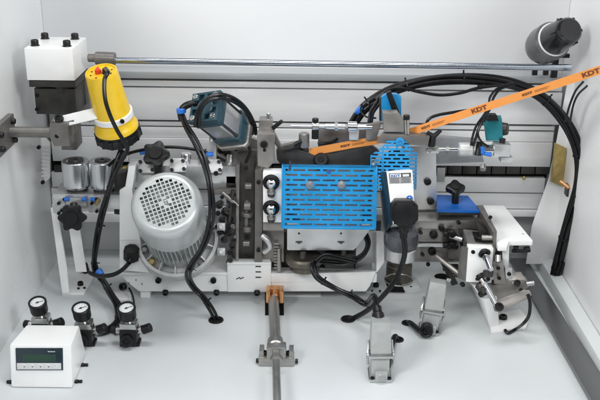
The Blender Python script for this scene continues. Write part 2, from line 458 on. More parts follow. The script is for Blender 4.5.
bb = MB().ppoly(FA, [(53.5,117.5),(97,107),(101,107.5),(103,118),(98,118.5),(57.5,128),(54,126)], 0, 5, .8); build('clamp_arm', bb, M['white'], t)
build('bolt', MB().bolt(FA.px(59.5,119,0), FA.N, 8, 9), M['bolt'], t)
build('clamp_screw', MB().bolt(at(122,121,1530), V3((.4,-1,0)), 4, 5), M['bolt'], t)
# vertical steel pins under yellow motor
bb = MB().cyl(at(121,140,1600), at(122,160,1600), 4).cyl(at(128,140,1600), at(128,160,1600), 4); build('lower_pin', bb, M['chrome'], t)

# ================================================================== ROLLERS
t = thing('roller_unit', 'two polished silver pressure rollers side by side on a white bracket', 'roller unit', fl(72, 292, 0))
FR = VF(1585)
zr = at(80,190,1585).z
for x in (75.3, 102.2):
    top = at(x, 160.5, 1612); h = 52
    bb = MB().lathe(top-UP*h, UP, [(24.5,0),(25.5,2),(25.5,4),(26.3,5),(26.3,h-2),(25.3,h),(17,h),(17,h-2),(0,h-2)], 48)
    ro = build('roller', bb, M['turned'], t)
    bb = MB().lathe(top-UP*2.5, UP, [(14.5,0),(14.5,2.5),(11,2.5),(10,5),(4,5),(4,3),(0,3)], 28); build('bearing', bb, M['dsteel'], ro)
    build('lower_bearing', MB().lathe(top-UP*(h+10), UP, [(20,0),(20,9),(15,10)], 28), M['dsteel'], ro)
bb = MB().pbox(FR, 53.5, 194.5, 120, 209, 0, 62, 1.2); build('carrier_plate', bb, M['alu'], t)
bb = MB().pbox(VF(1583), 52.5, 197, 65, 213, 2, 14, 1).pbox(VF(1583), 88, 197, 101, 213, 2, 14, 1).pbox(VF(1583), 67, 199, 86, 206, 0, 14, 1); build('fitting_block', bb, M['cast'], t)
bolts(t, VF(1581), [(59,203),(62,210),(59,213),(92,203),(97,199),(97,211),(64.5,199)], 3.2, 4, 3)
for x in (67, 84, 93): build('hose_fitting', MB().cyl(at(x-2.4,199.3,1574), at(x+2.4,199.3,1574), 4), M['bclip'], t)
build('brass_fitting', MB().cyl(at(96,204,1576), at(99,200,1568), 4), M['brass'], t)
FKn = Frame(at(74,216,1560), 12)
knob(t, FKn, 74, 216.5, 27, 20, 0, 6)
build('knob_shaft', MB().cyl(at(74,204,1585), at(74,216,1562), 8), M['dsteel'], t)
# column
FC1 = VF(1588)
bb = MB().ppoly(FC1, [(50.5,208),(57,210),(67,270),(69,293),(62,293)], 0, 6, 1)
build('column', bb, M['white'], t)
bb = MB().hexa([at(66.5,213,1590),at(77.5,213,1590),at(87,272,1590),at(76,272,1590)],[at(66.5,213,1604),at(77.5,213,1604),at(87,272,1604),at(76,272,1604)], 1.5)
build('column', bb, M['white'], t)
build('crossbar', MB().pbox(VF(1700), 57, 213, 120, 222, 0, 10, 1), M['white'], t)
bb = MB().ppoly(HF(5), [(62,293),(84,293),(97,272),(92,262),(70,262),(65,270)], 0, 5, 1); build('foot_plate', bb, M['white'], t)
for x, y in ((80.5,285),(78.5,289),(84.5,288.5)): build('bolt', MB().bolt(fl(x,y,5), UP, 6 if y<286 else 2.5, 7 if y<286 else 3), M['bolt'], t)
build('bolt', MB().bolt(fl(86,272,6), V3((0,-.3,1)), 7, 9), M['bolt'], t)
t = thing('black_side_plate', 'dark narrow slotted plate standing between the silver rollers and the grey motor', 'plate', at(120,215,1600))
build('plate', MB().ppoly(VF(1605), [(115,175),(126,172),(126,216),(114,214)], 0, 40, 1), M['dsteel'], t)
build('brass_pin', MB().cyl(at(123,168,1603), at(127,167,1600), 3), M['brass'], t)

# ================================================================== WHITE TRAY
t = thing('base_tray', 'white welded machine tray carrying the motors in the middle', 'machine tray', at(250, 291, 1590))
FTr = VF(1592)
zt = at(250,268,1592).z
bb = MB().ppoly(FTr, [(118,272),(214,274),(231,274),(231,291.5),(139,291.5),(126,281)], 0, 6, 1.2)
bb.ppoly(FTr, [(227,262.5),(271,262.5),(271,292),(228,292)], 4, 9, 1.2)
bb.ppoly(FTr, [(271,273.5),(379,270),(383,262),(374,283),(367,291.5),(271,291.5)], 0, 6, 1.2) if False else bb.ppoly(FTr, [(271,274),(376,272),(370,286),(366,291.5),(271,291.5)], 0, 6, 1.2)
build('front_plate', bb, M['white'], t)
zt = at(170,272,1592).z
HTf = Frame((0,1500,zt), 90)
bb = MB().ppoly(HTf, [(117.5,272.5),(228,272.5),(228,255),(121,255)], 1.5, 6, 1)
bb.ppoly(Frame((0,1500,at(250,262,1590).z),90), [(227,262.5),(271,262.5),(270,258.5),(228,258.5)], 1.5, 5, 1)
build('top_plate', bb, M['white'], t)
z2 = at(320,274,1592).z
bb = MB().ppoly(Frame((0,1500,z2),90), [(271,273.5),(377,273.5),(376,270),(271,270)], 1, 20, 1); build('front_lip', bb, M['white'], t)
bb = MB().ppoly(Frame((0,1500,z2-18),90), [(271,280),(372,280),(372,252),(271,252)], 0, 4, .5); build('inner_floor', bb, M['grey'], t)
bb = MB().hexa([at(376.5,230,1600),at(383.5,232,1600),at(384.5,262,1594),at(376.5,273,1589)],[at(374,230,1660),at(381,232,1660),at(382,258,1668),at(374,262,1668)],1)
build('end_flange', bb, M['white'], t)
bolts(t, FTr, [(158.5,280),(213.5,280)], 6, 6, 1)
for x, y in ((165.5,291.5),(216.5,291.5),(257,291.8)): build('bolt', MB().bolt(at(x,y,1585), V3((0,-.8,-.5)), 6, 7), M['bolt'], t)
for x, y in ((129,283),(136,280),(142,284)): build('screw_hole', MB().cyl(FTr.px(x,y,.3), FTr.px(x,y,.6), 1.4), M['ink'], t)
for i in range(3): build('slot', MB().pbox(FTr, 255.5, 266+i*5.4, 261, 267.2+i*5.4, 4.5, 1, 0), M['ink'], t)
for x in (238.5, 242): build('slot', MB().ppoly(FTr, [(x-2.5,278.8),(x+1.5,277),(x+2,277.8),(x-2,279.6)], 4.5, 1, 0), M['ink'], t)
build('leg', MB().raw(*wbox(at(140,290,1600).x,1600,0,at(150,290,1600).x,1640,at(140,287,1600).z,2)), M['white'], t)
build('leg', MB().raw(*wbox(at(345,290,1640).x,1650,0,at(360,290,1640).x,1690,at(345,287,1600).z,2)), M['white'], t)
bb = MB().ppoly(HF(6), [(112,291),(131,291),(131,298),(117,298)], 0, 6, 1); build('foot', bb, M['white'], t)
build('bolt', MB().bolt(at(124,286.5,1600), V3((-.5,-.7,.2)), 8, 8), M['bolt'], t)

# ================================================================== GREY MOTOR
FM = Frame(at(165.6, 202, 1448), 44, 0)
c0 = FM.O
t = thing('electric_motor', 'large silver grey electric motor with round square holed fan cover tilted to the front', 'electric motor', at(180, 262, 1610))
RM = 63.5
N = FM.N
bb = MB().lathe(c0, N, [(RM-1.2,-84),(RM,-83),(RM,-20),(RM-1,-12),(RM-4,-5),(RM-9,-1.2),(RM-14,0),(46.6,0),(46.6,-2.2),(RM-10,-3.5),(RM-6,-9),(RM-3,-20),(RM-3,-84)], 72)
fc = build('fan_cover', bb, M['silver'], t)
rot = Frame(c0, 44, 0, 22)
k = 48; circ = [(47.5*math.cos(-2*math.pi*i/k), 47.5*math.sin(-2*math.pi*i/k)) for i in range(k)][::-1]
pitch = 7.3
def ins(a, b_): 
    r = math.hypot(a, b_); return r < 44.5 and r > 9.5
bb = MB().perf(rot, -49.5, -49.5, 49.5, 49.5, pitch, pitch, 5.3, 5.3, -.4, 1.8, stag=0, margin=2, clip=circ, inside=ins)
build('grille', bb, M['silver'], fc)
bb = MB().lathe(c0-N*21, N, [(50,0),(50,1),(0,1)], 32); build('fan_backplate', bb, M['silver'], fc)
bb = MB().cyl(c0-N*20, c0-N*6, 13)
for i in range(7):
    a = R(51.4*i); u = math.cos(a); w = math.sin(a)
    bb.hexa([FM.p(10*u-1.2*w,10*w+1.2*u,-19),FM.p(44*u-1.2*w,44*w+1.2*u,-19),FM.p(44*u+1.2*w,44*w-1.2*u,-19),FM.p(10*u+1.2*w,10*w-1.2*u,-19)],
            [FM.p(10*u-1.2*w,10*w+1.2*u,-7),FM.p(40*u-1.2*w,40*w+1.2*u,-7),FM.p(40*u+1.2*w,40*w-1.2*u,-7),FM.p(10*u+1.2*w,10*w-1.2*u,-7)], .3)
build('fan', bb, M['grey'], fc)
text('rating_mark', '1ZP', Frame(c0, 44, 0, -62), 0, 0, -.3, 9, M['ink'], fc, bold=.15)
# finned stator
bb = MB().cyl(c0-N*84, c0-N*178, 50, seg=48)
build('stator', bb, M['silver'], t)
bb = MB()
for i in range(44):
    a = 2*math.pi*i/44
    F2 = Frame(c0, 44); u, w = math.cos(a), math.sin(a); 
    def q(r, s, n): return FM.p(r*u-s*w, r*w+s*u, n)
    bb.hexa([q(49,-1,-82),q(60,-.8,-82),q(60,.8,-82),q(49,1,-82)],[q(49,-1,-172),q(60,-.8,-172),q(60,.8,-172),q(49,1,-172)],.3)
build('cooling_fin', bb, M['silver'], t)
# flange ring with ribs
RF = 80
fz = -196
def FP(r, a, n): return FM.p(r*math.cos(a)-2, r*math.sin(a)+2, n)
cf = FM.p(-2, 2, 0)
bb = MB().lathe(cf, N, [(RF-3,fz-14),(RF,fz-12),(RF,fz+10),(RF-1,fz+12),(RF-7,fz+12),(RF-8,fz+10),(RF-8,fz-6),(RF-8,fz-14)], 72)
bb.lathe(cf, N, [(0,fz-14),(RF-6,fz-14),(RF-6,fz-8),(0,fz-8)], 56)
bb.torus(cf+N*(fz-5), N, 67, 2.2, 56)
bb.lathe(cf, N, [(54,fz-10),(57,fz+24),(52,fz+28),(40,fz+28)], 56)
for i in range(14):
    a = 2*math.pi*(i+.5)/14; u, w = math.cos(a), math.sin(a)
    def q(r, s, n): return FM.p(r*u-s*w-2, r*w+s*u+2, n)
    bb.hexa([q(53,-1.6,fz-10),q(74,-1.6,fz-10),q(74,1.6,fz-10),q(53,1.6,fz-10)],[q(53,-1.3,fz+20),q(74,-1.3,fz+9),q(74,1.3,fz+9),q(53,1.3,fz+20)],.5)
build('flange', bb, M['cast'], t)
for a in (225, 315, 200): 
    ar = R(a); build('lug_bolt', MB().hexbolt(FP(67, ar, fz-6), N, 7, 12), M['brass' if a == 225 else 'zinc'], t)
# side lugs of the flange
for x, y in ((221,227),(221,252)):
    build('terminal_lug', MB().pbox(Frame(at(x,y,1560),20), x-4, y-4, x+4, y+3.5, 0, 26, 1.8).cyl(at(x,y,1552), at(x,y,1562), 4), M['cast'], t)
# mounting side plate
t = thing('motor_bracket', 'white bent bracket plate on the left side of the grey motor', 'bracket', at(125,262,1600))
bb = MB().hexa([at(119.5,190,1560),at(131,183,1560),at(140,240,1560),at(119.5,240,1560)],[at(121,188,1640),at(132,182,1640),at(141,238,1640),at(121,238,1640)],1)
bb.ppoly(VF(1562), [(128.5,166),(135.5,166),(131,200),(123,200)], 0, 30, 1)
bb.ppoly(VF(1566), [(119.5,238),(140,238),(142,262),(150,273),(119.5,270)], 0, 40, 1)
build('plate', bb, M['white'], t)
bb = MB().lathe(at(131.5,252,1552), V3((.1,-.25,1)), [(15,-16),(15.5,-14),(15.5,6),(14,9),(10,10)], 8); build('cable_gland', bb, M['black'], t)
bb = MB().cyl(at(131.5,258,1545), at(129,263,1535), 6, 5); build('gland_nut', bb, M['black'], t)

# ================================================================== KNOB + CYLINDERS BEHIND MOTOR
t = thing('clamp_bridge', 'silver clamping bridge bar with black star knob just above the grey motor', 'clamp', at(180, 185, 1600))
bb = MB().pbox(VF(1600), 128, 166, 236, 183, 0, 40, 1); build('bridge_bar', bb, M['alu'], t)
for x, y in ((146.5,166),(178,165),(214,166)):
    Fb = Frame(at(x,y,1588), 30)
    bl = build('valve_block', MB().ppoly(Fb, [(x-6,y-7),(x+6,y-7),(x+9,y+1),(x+7,y+7),(x-7,y+7),(x-9,y+1)], 8, 24, 2), M['cast'], t)
    for dx, dy_ in ((-6,-4),(5,-4),(-6,5),(6,4)): build('bolt', MB().bolt(Fb.px(x+dx,y+dy_,9), Fb.N, 3.4, 5), M['bolt'], bl)
knob(t, Frame(at(158,158,1570), 38), 157.5, 157.5, 26, 28, 0, 5)
build('knob_shaft', MB().cyl(at(158,176,1596), at(158,160,1572), 8), M['dsteel'], t)
for x in (186, 203, 231): build('spacer_tube', MB().cyl(at(x,153,1640), at(x,172,1640), 10), M['chrome'], t)
build('hose_fitting', MB().cyl(at(213,154,1580), at(206.5,154.5,1576), 4.5), M['bclip'], t)
build('hose_fitting', MB().cyl(at(140,153,1590), at(146,152,1590), 4), M['bclip'], t)
build('side_lever', MB().ppoly(VF(1590), [(210,141),(216,141),(217,172),(209,172)], 0, 14, 1.2), M['alu'], t)

# ================================================================== DARK TEAL SPINDLE
# square motor; axis points up-left towards the viewer
OT = at(205.5, 107.5, 1525)
FT2 = Frame(OT, 26, -32, 0)
FT2 = Frame(OT, 38, -34, 17)
t = thing('teal_motor', 'dark teal square servo motor with four corner screws aimed to the front left', 'motor', OT - FT2.N*110)
S = 29
def rsq(S, ch): return [(-S+ch,-S),(S-ch,-S),(S,-S+ch),(S,S-ch),(S-ch,S),(-S+ch,S),(-S,S-ch),(-S,-S+ch)]
bb = MB().prism(FT2, rsq(S,4), -4, -22, 1.5)
# rim + cross ribs leaving four recesses
for a, b_, c_, d_ in ((-S,-S,S,-S+4),(-S,S-4,S,S),(-S,-S+4,-S+4,S-4),(S-4,-S+4,S,S-4),(-3,-S+4,3,S-4),(-S+4,-3,-3.2,3),(3.2,-3,S-4,3)):
    bb.box(FT2, a, b_, c_, d_, -5, 4, .6)
bb.lathe(FT2.p(0,0,-5), FT2.N, [(17,0),(17,8),(15,10),(0,10)], 32)
for a in (-1,1):
    for c_ in (-1,1): bb.box(FT2, a*21-7.5, c_*21-7.5, a*21+7.5, c_*21+7.5, -5, 5, 1.2)
build('front_cap', bb, M['teal'], t)
for a in (-1,1):
    for c_ in (-1,1):
        build('corner_screw', MB().bolt(FT2.p(a*21,c_*21,5), FT2.N, 5, 2.5), M['zinc'], t)
build('body', MB().prism(FT2, rsq(S-2.5,8), -20, -78, 1.5), M['alu'], t)
bb = MB(); 
for i, (a, c_) in enumerate(((1,1),(1,-1),(-1,-1))): bb.cyl(FT2.p(a*23.5,c_*23.5,-20), FT2.p(a*23.5,c_*23.5,-78), 2.6)
build('tie_rod', bb, M['dsteel'], t)
build('rear_cap', MB().prism(FT2, rsq(S+1,5), -77, -100, 1.5), M['teal'], t)
build('mount_face', MB().prism(FT2, rsq(S+5,8), -101, -112, 1), M['steel'], t)
build('elbow_fitting', MB().tube(catmull([at(196,103,1545),at(190,104,1540),at(184,107,1538),at(181,113,1536),at(182,119,1536)]), 6.5, 12), M['black'], t)
build('hose_collar', MB().cyl(at(181,108,1536), at(181.5,113,1536), 8.5), M['bclip'], t)

# ================================================================== CENTRAL STEEL PLATES
t = thing('support_frame', 'tall dark grey steel plate frame standing between grey motor and blue guard', 'support frame', at(250, 262, 1620))
def pl(name, F, pts, n, d, m, bev=.9): return build(name, MB().ppoly(F, pts, n, d, bev), M[m], t)
FS = VF(1610)
pl('diagonal_plate', VF(1640), [(209,132),(236,132),(262,142),(262,168),(238,166),(210,158)], 0, 14, 'taupe2')
pl('wide_plate', VF(1625), [(233,150),(262,150),(262,175),(238,172),(233,162)], 0, 12, 'taupe')
pl('side_plate', FS, [(226,183),(238,180),(238,262),(227,262)], -8, 12, 'grey')
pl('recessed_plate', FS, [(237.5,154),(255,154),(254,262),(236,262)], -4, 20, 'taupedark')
pl('shelf_bar', VF(1600), [(213,190),(236,188),(236,194),(213,195)], 0, 20, 'taupe2')
pl('shelf_bar', VF(1600), [(226,176),(236,176),(236,186),(226,186)], 0, 20, 'dsteel')
pl('upright', VF(1585), [(255,170),(262.5,170),(262,262),(254.5,262)], 0, 60, 'taupe')
pl('upright', VF(1590), [(236,165),(239.5,165),(238.5,262),(235.5,262)], 0, 50, 'taupe2')
pl('arm_block', VF(1560), [(257,134),(274.5,134),(274,162),(268,168.5),(257.5,166)], 0, 30, 'taupe2', 1.5)
pl('arm_block', VF(1590), [(259,120),(272,120),(273,136),(258.5,136)], 0, 28, 'taupe2', 1.5)
build('pin', MB().cyl(at(268.5,120,1598), at(268.5,113,1598), 4), M['chrome'], t)
build('bolt', MB().bolt(at(264,144,1559), FRONT, 7, 4), M['bolt'], t)
build('bolt', MB().bolt(at(264.5,150,1559), FRONT, 3, 2), M['bolt'], t)
bolts(t, VF(1640), [(227,153),(221,150)], 7, 5, 1)
build('lead_screw', MB().cyl(at(247,200,1590), at(246,230,1590), 5).cyl(at(244,206,1588), at(251,206,1588), 9).cyl(at(247.5,212,1588), at(247,216,1588), 12).cyl(at(247,226,1588), at(247,231,1588), 10), M['taupe'], t)
for (x, y, r) in ((219,205,8),(226,212,10),(222,220,7),(229,232,8),(232,246,6),(231,200,6),(224,240,7),(229,262,6)):
    build('joint', MB().cyl(at(x,y,1600), at(x+2,y-2,1580), r, r*.8, 16).bolt(at(x+2,y-2,1580), FRONT, r*.55, 4), M['dsteel'], t)
pl('slotted_plate', VF(1592), [(231,240),(236,240),(236,256),(232,257)], 0, 4, 'dsteel')
for x, y, r_ in ((216,173,5),(222,197,4),(233,226,5),(220,232,6),(226,226,6),(234,205,5),(218,213,5),(230,252,6),(235,236,4)):
    build('hex_bolt', MB().hexbolt(at(x,y,1578), V3((.1,-1,.2)), r_, 6).cyl(at(x,y,1600), at(x,y,1578), r_*.7), M['zinc' if (x+y) % 3 == 0 else 'bolt'], t)
build('clevis_link', MB().cyl(at(222,192,1580), at(238,206,1580), 4.5), M['taupe2'], t)
build('clevis_link', MB().cyl(at(233,190,1580), at(229,222,1580), 4), M['dsteel'], t)
build('hose', MB().tube(path([(236,150,1600),(243,142,1580),(250,150,1575),(246,162,1590)],6), 3, 10), M['rubber'], t)
build('hose', MB().tube(path([(216,226,1590),(226,234,1570),(233,226,1575),(230,214,1590)],6), 3, 10), M['rubber'], t)
for x, y in ((258.5,182),(258.5,250),(246,168)):
    build('socket_screw', MB().bolt(at(x,y,1583 if x > 250 else 1588), FRONT, 4, 3), M['bolt'], t)
for x, y in ((248,186),(246,243)):
    build('spacer', MB().cyl(at(x-3,y,1600), at(x+4,y,1600), 7), M['taupe2'], t)

# behind the blue guard : dark arms
t = thing('pivot_arm', 'blackened steel swing arm with round end lying under the orange band', 'arm', at(300,160,1620))
FQ = VF(1600)
build('arm', MB().ppoly(FQ, [(276,150),(296,148),(318,157),(372,146),(380,152),(372,165),(283,168),(277,160)], 0, 16, 2), M['dsteel'], t)
build('upper_link', MB().ppoly(VF(1610), [(275,134),(281,146),(308,140),(309,152),(284,156),(273,142)], 0, 14, 1), M['taupe'], t)
build('boss', MB().cyl(at(304,133,1600), at(304,147,1600), 10), M['taupe2'], t)
build('pivot', MB().cyl(at(321,161,1600), at(321,159,1588), 15, 13).bolt(at(321,159,1587), V3((0,-1,.3)), 5, 3), M['black'], t)
build('lock_handle', MB().cyl(at(273,128,1590), at(282,121,1580), 4.2, 3.6), M['black'], t)
build('small_lever', MB().cyl(at(294,145,1590), at(301,141,1590), 4).cyl(at(286,150,1592), at(300,146,1592), 3), M['black'], t)
# silver bracket around band
t = thing('band_guide', 'grey steel guide block over the orange band beside the chrome adjuster', 'guide', at(360,150,1600))
build('guide_plate', MB().ppoly(VF(1585), [(365,128),(377,121),(399,112),(406,112),(406,130),(430,133),(432,140),(386,138),(384,126),(377,152),(366,150)], 0, 10, 1) if False else MB().ppoly(VF(1585), [(366,125),(382,122),(376,140),(366,141)], 0, 10, 1), M['taupe2'], t)
build('cross_bar', MB().hexa([at(381,134,1545),at(430,136,1545),at(428,146,1545),at(376,143,1545)],[at(385,130,1572),at(426,132,1572),at(428,141,1572),at(378,138,1572)],1), M['taupe'], t)
build('lower_plate', MB().ppoly(VF(1615), [(318,128),(366,128),(366,158),(318,158)], -20, 6, 1), M['taupe2'], t)
build('hinge_block', MB().ppoly(VF(1550), [(383,113),(398,113),(404,121),(404,132),(384,132)], 0, 24, 1), M['taupe2'], t)
build('pin', MB().cyl(at(407,134,1550), at(406.5,119,1550), 5), M['zinc'], t)
build('pin_cap', MB().cyl(at(406.5,119.5,1550), at(406.5,115,1550), 6), M['black'], t)

# ================================================================== ORANGE BAND
BW = 7.5
def bframe(A, B):
    td = (B-A).normalized(); ub = (UP-td*td.dot(UP)).normalized(); nb = td.cross(ub)
    if nb.y > 0: nb = -nb
    F = Frame(A); F.U = td; F.W = ub; F.N = nb; return F, (B-A).length
PA, PM, P1 = at(309,152.3,1604), at(397,136,1580), at(660,50.5,1388)
FB1, L1 = bframe(PA, PM); FB2, L2 = bframe(PM, P1)
t = thing('edge_band', 'long orange printed edge band strip running diagonally out to the upper right', 'edge band', PA)
mid = catmull([PA, PA.lerp(PM,.5), PM, PM.lerp(P1,.35), P1], 10)
bb = MB(); 
for i in range(len(mid)-1):
    p, q = mid[i], mid[i+1]; n_ = V3((0,.9,0))
    bb.raw([p-UP*BW, q-UP*BW, q-UP*BW+n_, p-UP*BW+n_, p+UP*BW, q+UP*BW, q+UP*BW+n_, p+UP*BW+n_], [(0,1,5,4),(3,2,6,7),(4,5,6,7),(0,1,2,3)])
bmesh.ops.remove_doubles(bb.bm, verts=bb.bm.verts, dist=.01)
build('strip', bb, M['orange'], t)
def bprint(px, py, big):
    # find the local strip direction at that pixel
    best = min(range(len(mid)-1), key=lambda i: (ray(px,py).normalized().cross(mid[i]-CAM)).length)
    best = min(best, len(mid)-3); F, _l = bframe(mid[max(best-1,0)], mid[best+2])
    u = F.uv(px, py)[0]; dz = 0
    if big: text('print', 'KDT', F, u, dz, 1.0, 10.5, M['print'], t, th=.1, bold=.4, sx=1.4)
    else:
        text('print', 'KDT', F, u-9, dz, 1.0, 5, M['print'], t, th=.1, bold=.3, sx=1.8)
        build('print_line', MB().box(F, u+4, .6, u+30, 1.2, .7, 1.05, 0), M['print'], t)
        build('print_line', MB().box(F, u+4, -1.6, u+26, -1.1, .7, 1.05, 0), M['print'], t)
for px, py in ((480,111.5),(591,73.5)): bprint(px, py, True)
for px, py in ((431,127.3),(533,94),(350,144.5)): bprint(px, py, False)

# ================================================================== CHROME ADJUSTERS
def adjuster(label, x0, y0, x1, y1, Y, cat='adjuster'):
    a, b_ = at(x0,y0,Y), at(x1,y1,Y); d = (b_-a); L = d.length; d.normalize()
    t = thing('pneumatic_cylinder', label, 'cylinder', a)
    return t, a, d, L
t, a, d, L = adjuster('thin chrome air cylinder lying level above the blue slotted guard', 312, 126, 371, 127, 1590)
build('piston_rod', MB().cyl(a-d*40, a+d*8, 1.6).cyl(a, a+d*26, 4.2), M['chrome'], t)
build('clevis', MB().cyl(a, a+d*13, 8, seg=20), M['zinc'], t)
build('nut', MB().lathe(a+d*42, d, [(8,0),(8,6)], 6), M['zinc'], t)
build('barrel', MB().cyl(a+d*24, a+d*62, 5.5).cyl(a+d*66, a+d*84, 10).cyl(a+d*84, a+d*112, 6), M['chrome'], t)
build('stop_nut', MB().cyl(a+d*6-UP*6, a+d*6-UP*24, 6.5).cyl(a+d*6+UP*8, a+d*6+UP*15, 6), M['black'], t)
build('foot_clamp', MB().box(Frame(a+d*78,0), -9, -24, 9, 0, -8, 8, 2), M['alu'], t)
t, a, d, L = adjuster('short silver air cylinder with blue hose clip right of the small blue guard', 427, 149.5, 500, 149.5, 1570)
build('fork', MB().box(Frame(a,0), -2, -6, 22, 6, -6, 6, 2).cyl(a+d*4-V3((0,8,0)), a+d*4+V3((0,8,0)), 4), M['zinc'], t)
build('piston_rod', MB().cyl(a+d*20, a+d*64, 4), M['chrome'], t)
build('nut', MB().lathe(a+d*34, d, [(7.5,0),(7.5,6)], 6), M['zinc'], t)
build('head', MB().cyl(a+d*58, a+d*84, 13.5, seg=32).cyl(a+d*84, a+d*92, 10), M['cast'], t)
build('barrel', MB().cyl(a+d*88, a+d*128, 9), M['chrome'], t)
build('end_block', MB().box(Frame(a+d*138,0), -16, -11, 14, 13, -14, 12, 2.5).box(Frame(a+d*140,0), -4, -22, 18, -12, -12, 10, 1.5), M['alu'], t)
build('set_screw', MB().cyl(a+d*138+UP*12, a+d*138+UP*21, 5.5), M['bolt'], t)
build('hose_clip', MB().cyl(a+d*98-V3((0,14,0))+UP*3, a+d*98+V3((0,4,0)), 7).cyl(a+d*100-V3((0,9,4)), a+d*118-V3((0,9,8)), 3.4), M['bclip'], t)
build('clip_body', MB().cyl(a+d*92-V3((0,12,8)), a+d*96-V3((0,4,-16)), 6.2), M['black'], t)

# turquoise solenoid
t = thing('solenoid', 'small turquoise solenoid block hanging below the orange band', 'solenoid', at(490,141,1590))
Fz = Frame(at(493,130,1575), 0, -8)
build('coil', MB().ppoly(Fz, [(484,124),(488,119),(502,119),(503,138),(500,141),(486,141)], 0, 28, 1.5), M['turq'], t)
build('plug', MB().ppoly(VF(1570), [(489,115),(497,115),(499,121),(487,121)], 0, 16, 1.5), M['black'], t)
build('cap', MB().cyl(at(501,129,1590), at(508,129,1585), 13, 11), M['dsteel'], t)

# big blue clamp plate by top
t = thing('blue_lever', 'bright blue rounded upright plate with black lever behind the orange band', 'lever', at(390,122,1620))
build('plate', MB().ppoly(VF(1620), [(381.5,121),(381.5,97),(386,94),(397,94),(401.5,97),(401.5,121)], 0, 12, 2), M['blue'], t)
build('edge_band', MB().ppoly(VF(1626), [(379.5,121),(379.8,98),(384,94.5),(386,96),(383,121)], 0, 12, 1), M['dsteel'], t)
build('lever', MB().ppoly(VF(1600), [(386,93),(391,91),(400,113),(399,117),(394,117)], 0, 10, 2), M['black'], t)

# ================================================================== WHITE VALVE PLATE
t = thing('valve_plate', 'white plate with two chrome check valves left of the blue slotted guard', 'valve plate', at(272,230,1570))
FV = VF(1545)
build('plate', MB().pbox(FV, 263, 173, 282.5, 222.5, 0, 28, .8), M['white'], t)
build('lower_block', MB().pbox(FV, 263, 223, 283.5, 230.5, -2, 26, .8), M['taupe2'], t)
for x, y in ((271.3,180.5),(271.3,206)):
    p = FV.px(x, y+1, 0); up = V3((0,-.12,1)).normalized()
    bb = MB().cyl(p-FRONT*-2, p+FRONT*6, 13.5, 12)
    v = build('valve', bb, M['dsteel'], t)
    bb = MB().lathe(p+FRONT*6, FRONT, [(8,-2),(9.5,2),(8.5,8),(4.5,11),(0,12)], 24); build('ball', bb, M['chrome'], v)
    bb = MB().torus(p+FRONT*5, FRONT, 12.5, 3.2); build('collar', bb, M['black'], v)
    bb = MB().cyl(p-up*10+FRONT*6, p-up*25+FRONT*6, 6).lathe(p-up*17+FRONT*6, -up, [(8,0),(8,5)], 6)
    build('stem', bb, M['taupe2'], v)
    build('stem_cap', MB().cyl(p-up*22+FRONT*6, p-up*28+FRONT*6, 7), M['dsteel'], v)
build('lower_bracket', MB().pbox(VF(1600), 263, 231, 284, 262, 0, 8, .8), M['taupe2'], t)
build('steel_elbow', MB().tube(catmull([at(262,236,1585),at(267,240,1580),at(270,247,1580),at(264,252,1585)]), 6, 12), M['alu'], t)
build('cross_rod', MB().cyl(at(279,248,1590), at(279,271,1590), 5), M['steel'], t)
bb = MB()
for i in range(9): bb.cyl(at(274,244+i*3,1590), at(279,244+i*3,1590), 2.2)
build('spring', bb, M['taupe2'], t)

# ================================================================== BLUE GUARD
t = thing('slotted_guard', 'wide bright blue slotted guard cover with two chrome screws', 'guard', at(330,250,1560))
FG = Frame(at(330,196,1520), 14)
a0 = FG.uv(283,166); a1 = FG.uv(375,229)
u0, v1_, u1, v0_ = a0[0], a0[1], a1[0], a1[1]
pv_ = (v1_-v0_-5)/12
bb = MB().perf(FG, u0, v0_, u1, v1_, (u1-u0-4)/6.05, pv_, (u1-u0-4)/6.05-5.2, pv_*.40, 0, 2, stag=.5, margin=4.5)
build('front_sheet', bb, M['blue'], t)
bb = MB().box(FG, u0, v0_-1, u1, v0_+3.2, 1.2, 5, .8)
bb.box(FG, u0-.5, v0_-1.5, u1+.5, v0_+1, -38, 1, .8); build('bottom_lip', bb, M['blue'], t)
bb = MB()
FGt = Frame(FG.p(0, v1_, 0), 14+90)
w = 40
bb.perf(FGt, u0, 0, u1, w, (u1-u0)/6.05, 9, (u1-u0)/6.05-6, 3.2, .2, 2, margin=5)
build('top_sheet', bb, M['blue'], t)
bb = MB().box(FG, u1-.2, v0_, u1+2.2, v1_+1.5, -38, .6, .5).box(FG, u0-2.2, v0_, u0+.2, v1_+1.5, -38, .6, .5)
FGs = Frame(FG.p(u1+2.3,0,0), 0); FGs.U = -FG.N*-1; FGs.U = FG.N; FGs.W = FG.W; FGs.N = FG.U
build('side_sheet', bb, M['blue'], t)
for x, y in ((310,185),(341.5,185)):
    build('screw', MB().lathe(FG.px(x,y,0), FG.N, [(7.5,0),(8,1),(7.5,2)], 24).lathe(FG.px(x,y,2), FG.N, [(5.5,0),(5.5,5),(4,7),(0,7.6)], 16), M['bright'], t)
build('bolt', MB().bolt(FG.px(328.5,171.5,0), FG.N, 3.6, 3), M['inkb'], t)
build('pin', MB().cyl(FG.px(290,170,1), FG.px(290,161,1), 1.6), M['ink'], t)
build('corner_clip', MB().pbox(VF(1515), 376, 222, 381, 231, 0, 10, 1), M['black'], t)
build('pale_slot_backing', MB().pbox(Frame(FG.p(0,0,-16), 14), 300, 205, 362, 228, 0, 4, .5), M['white'], t)  # white plate added behind the lower slots so those rows look lighter
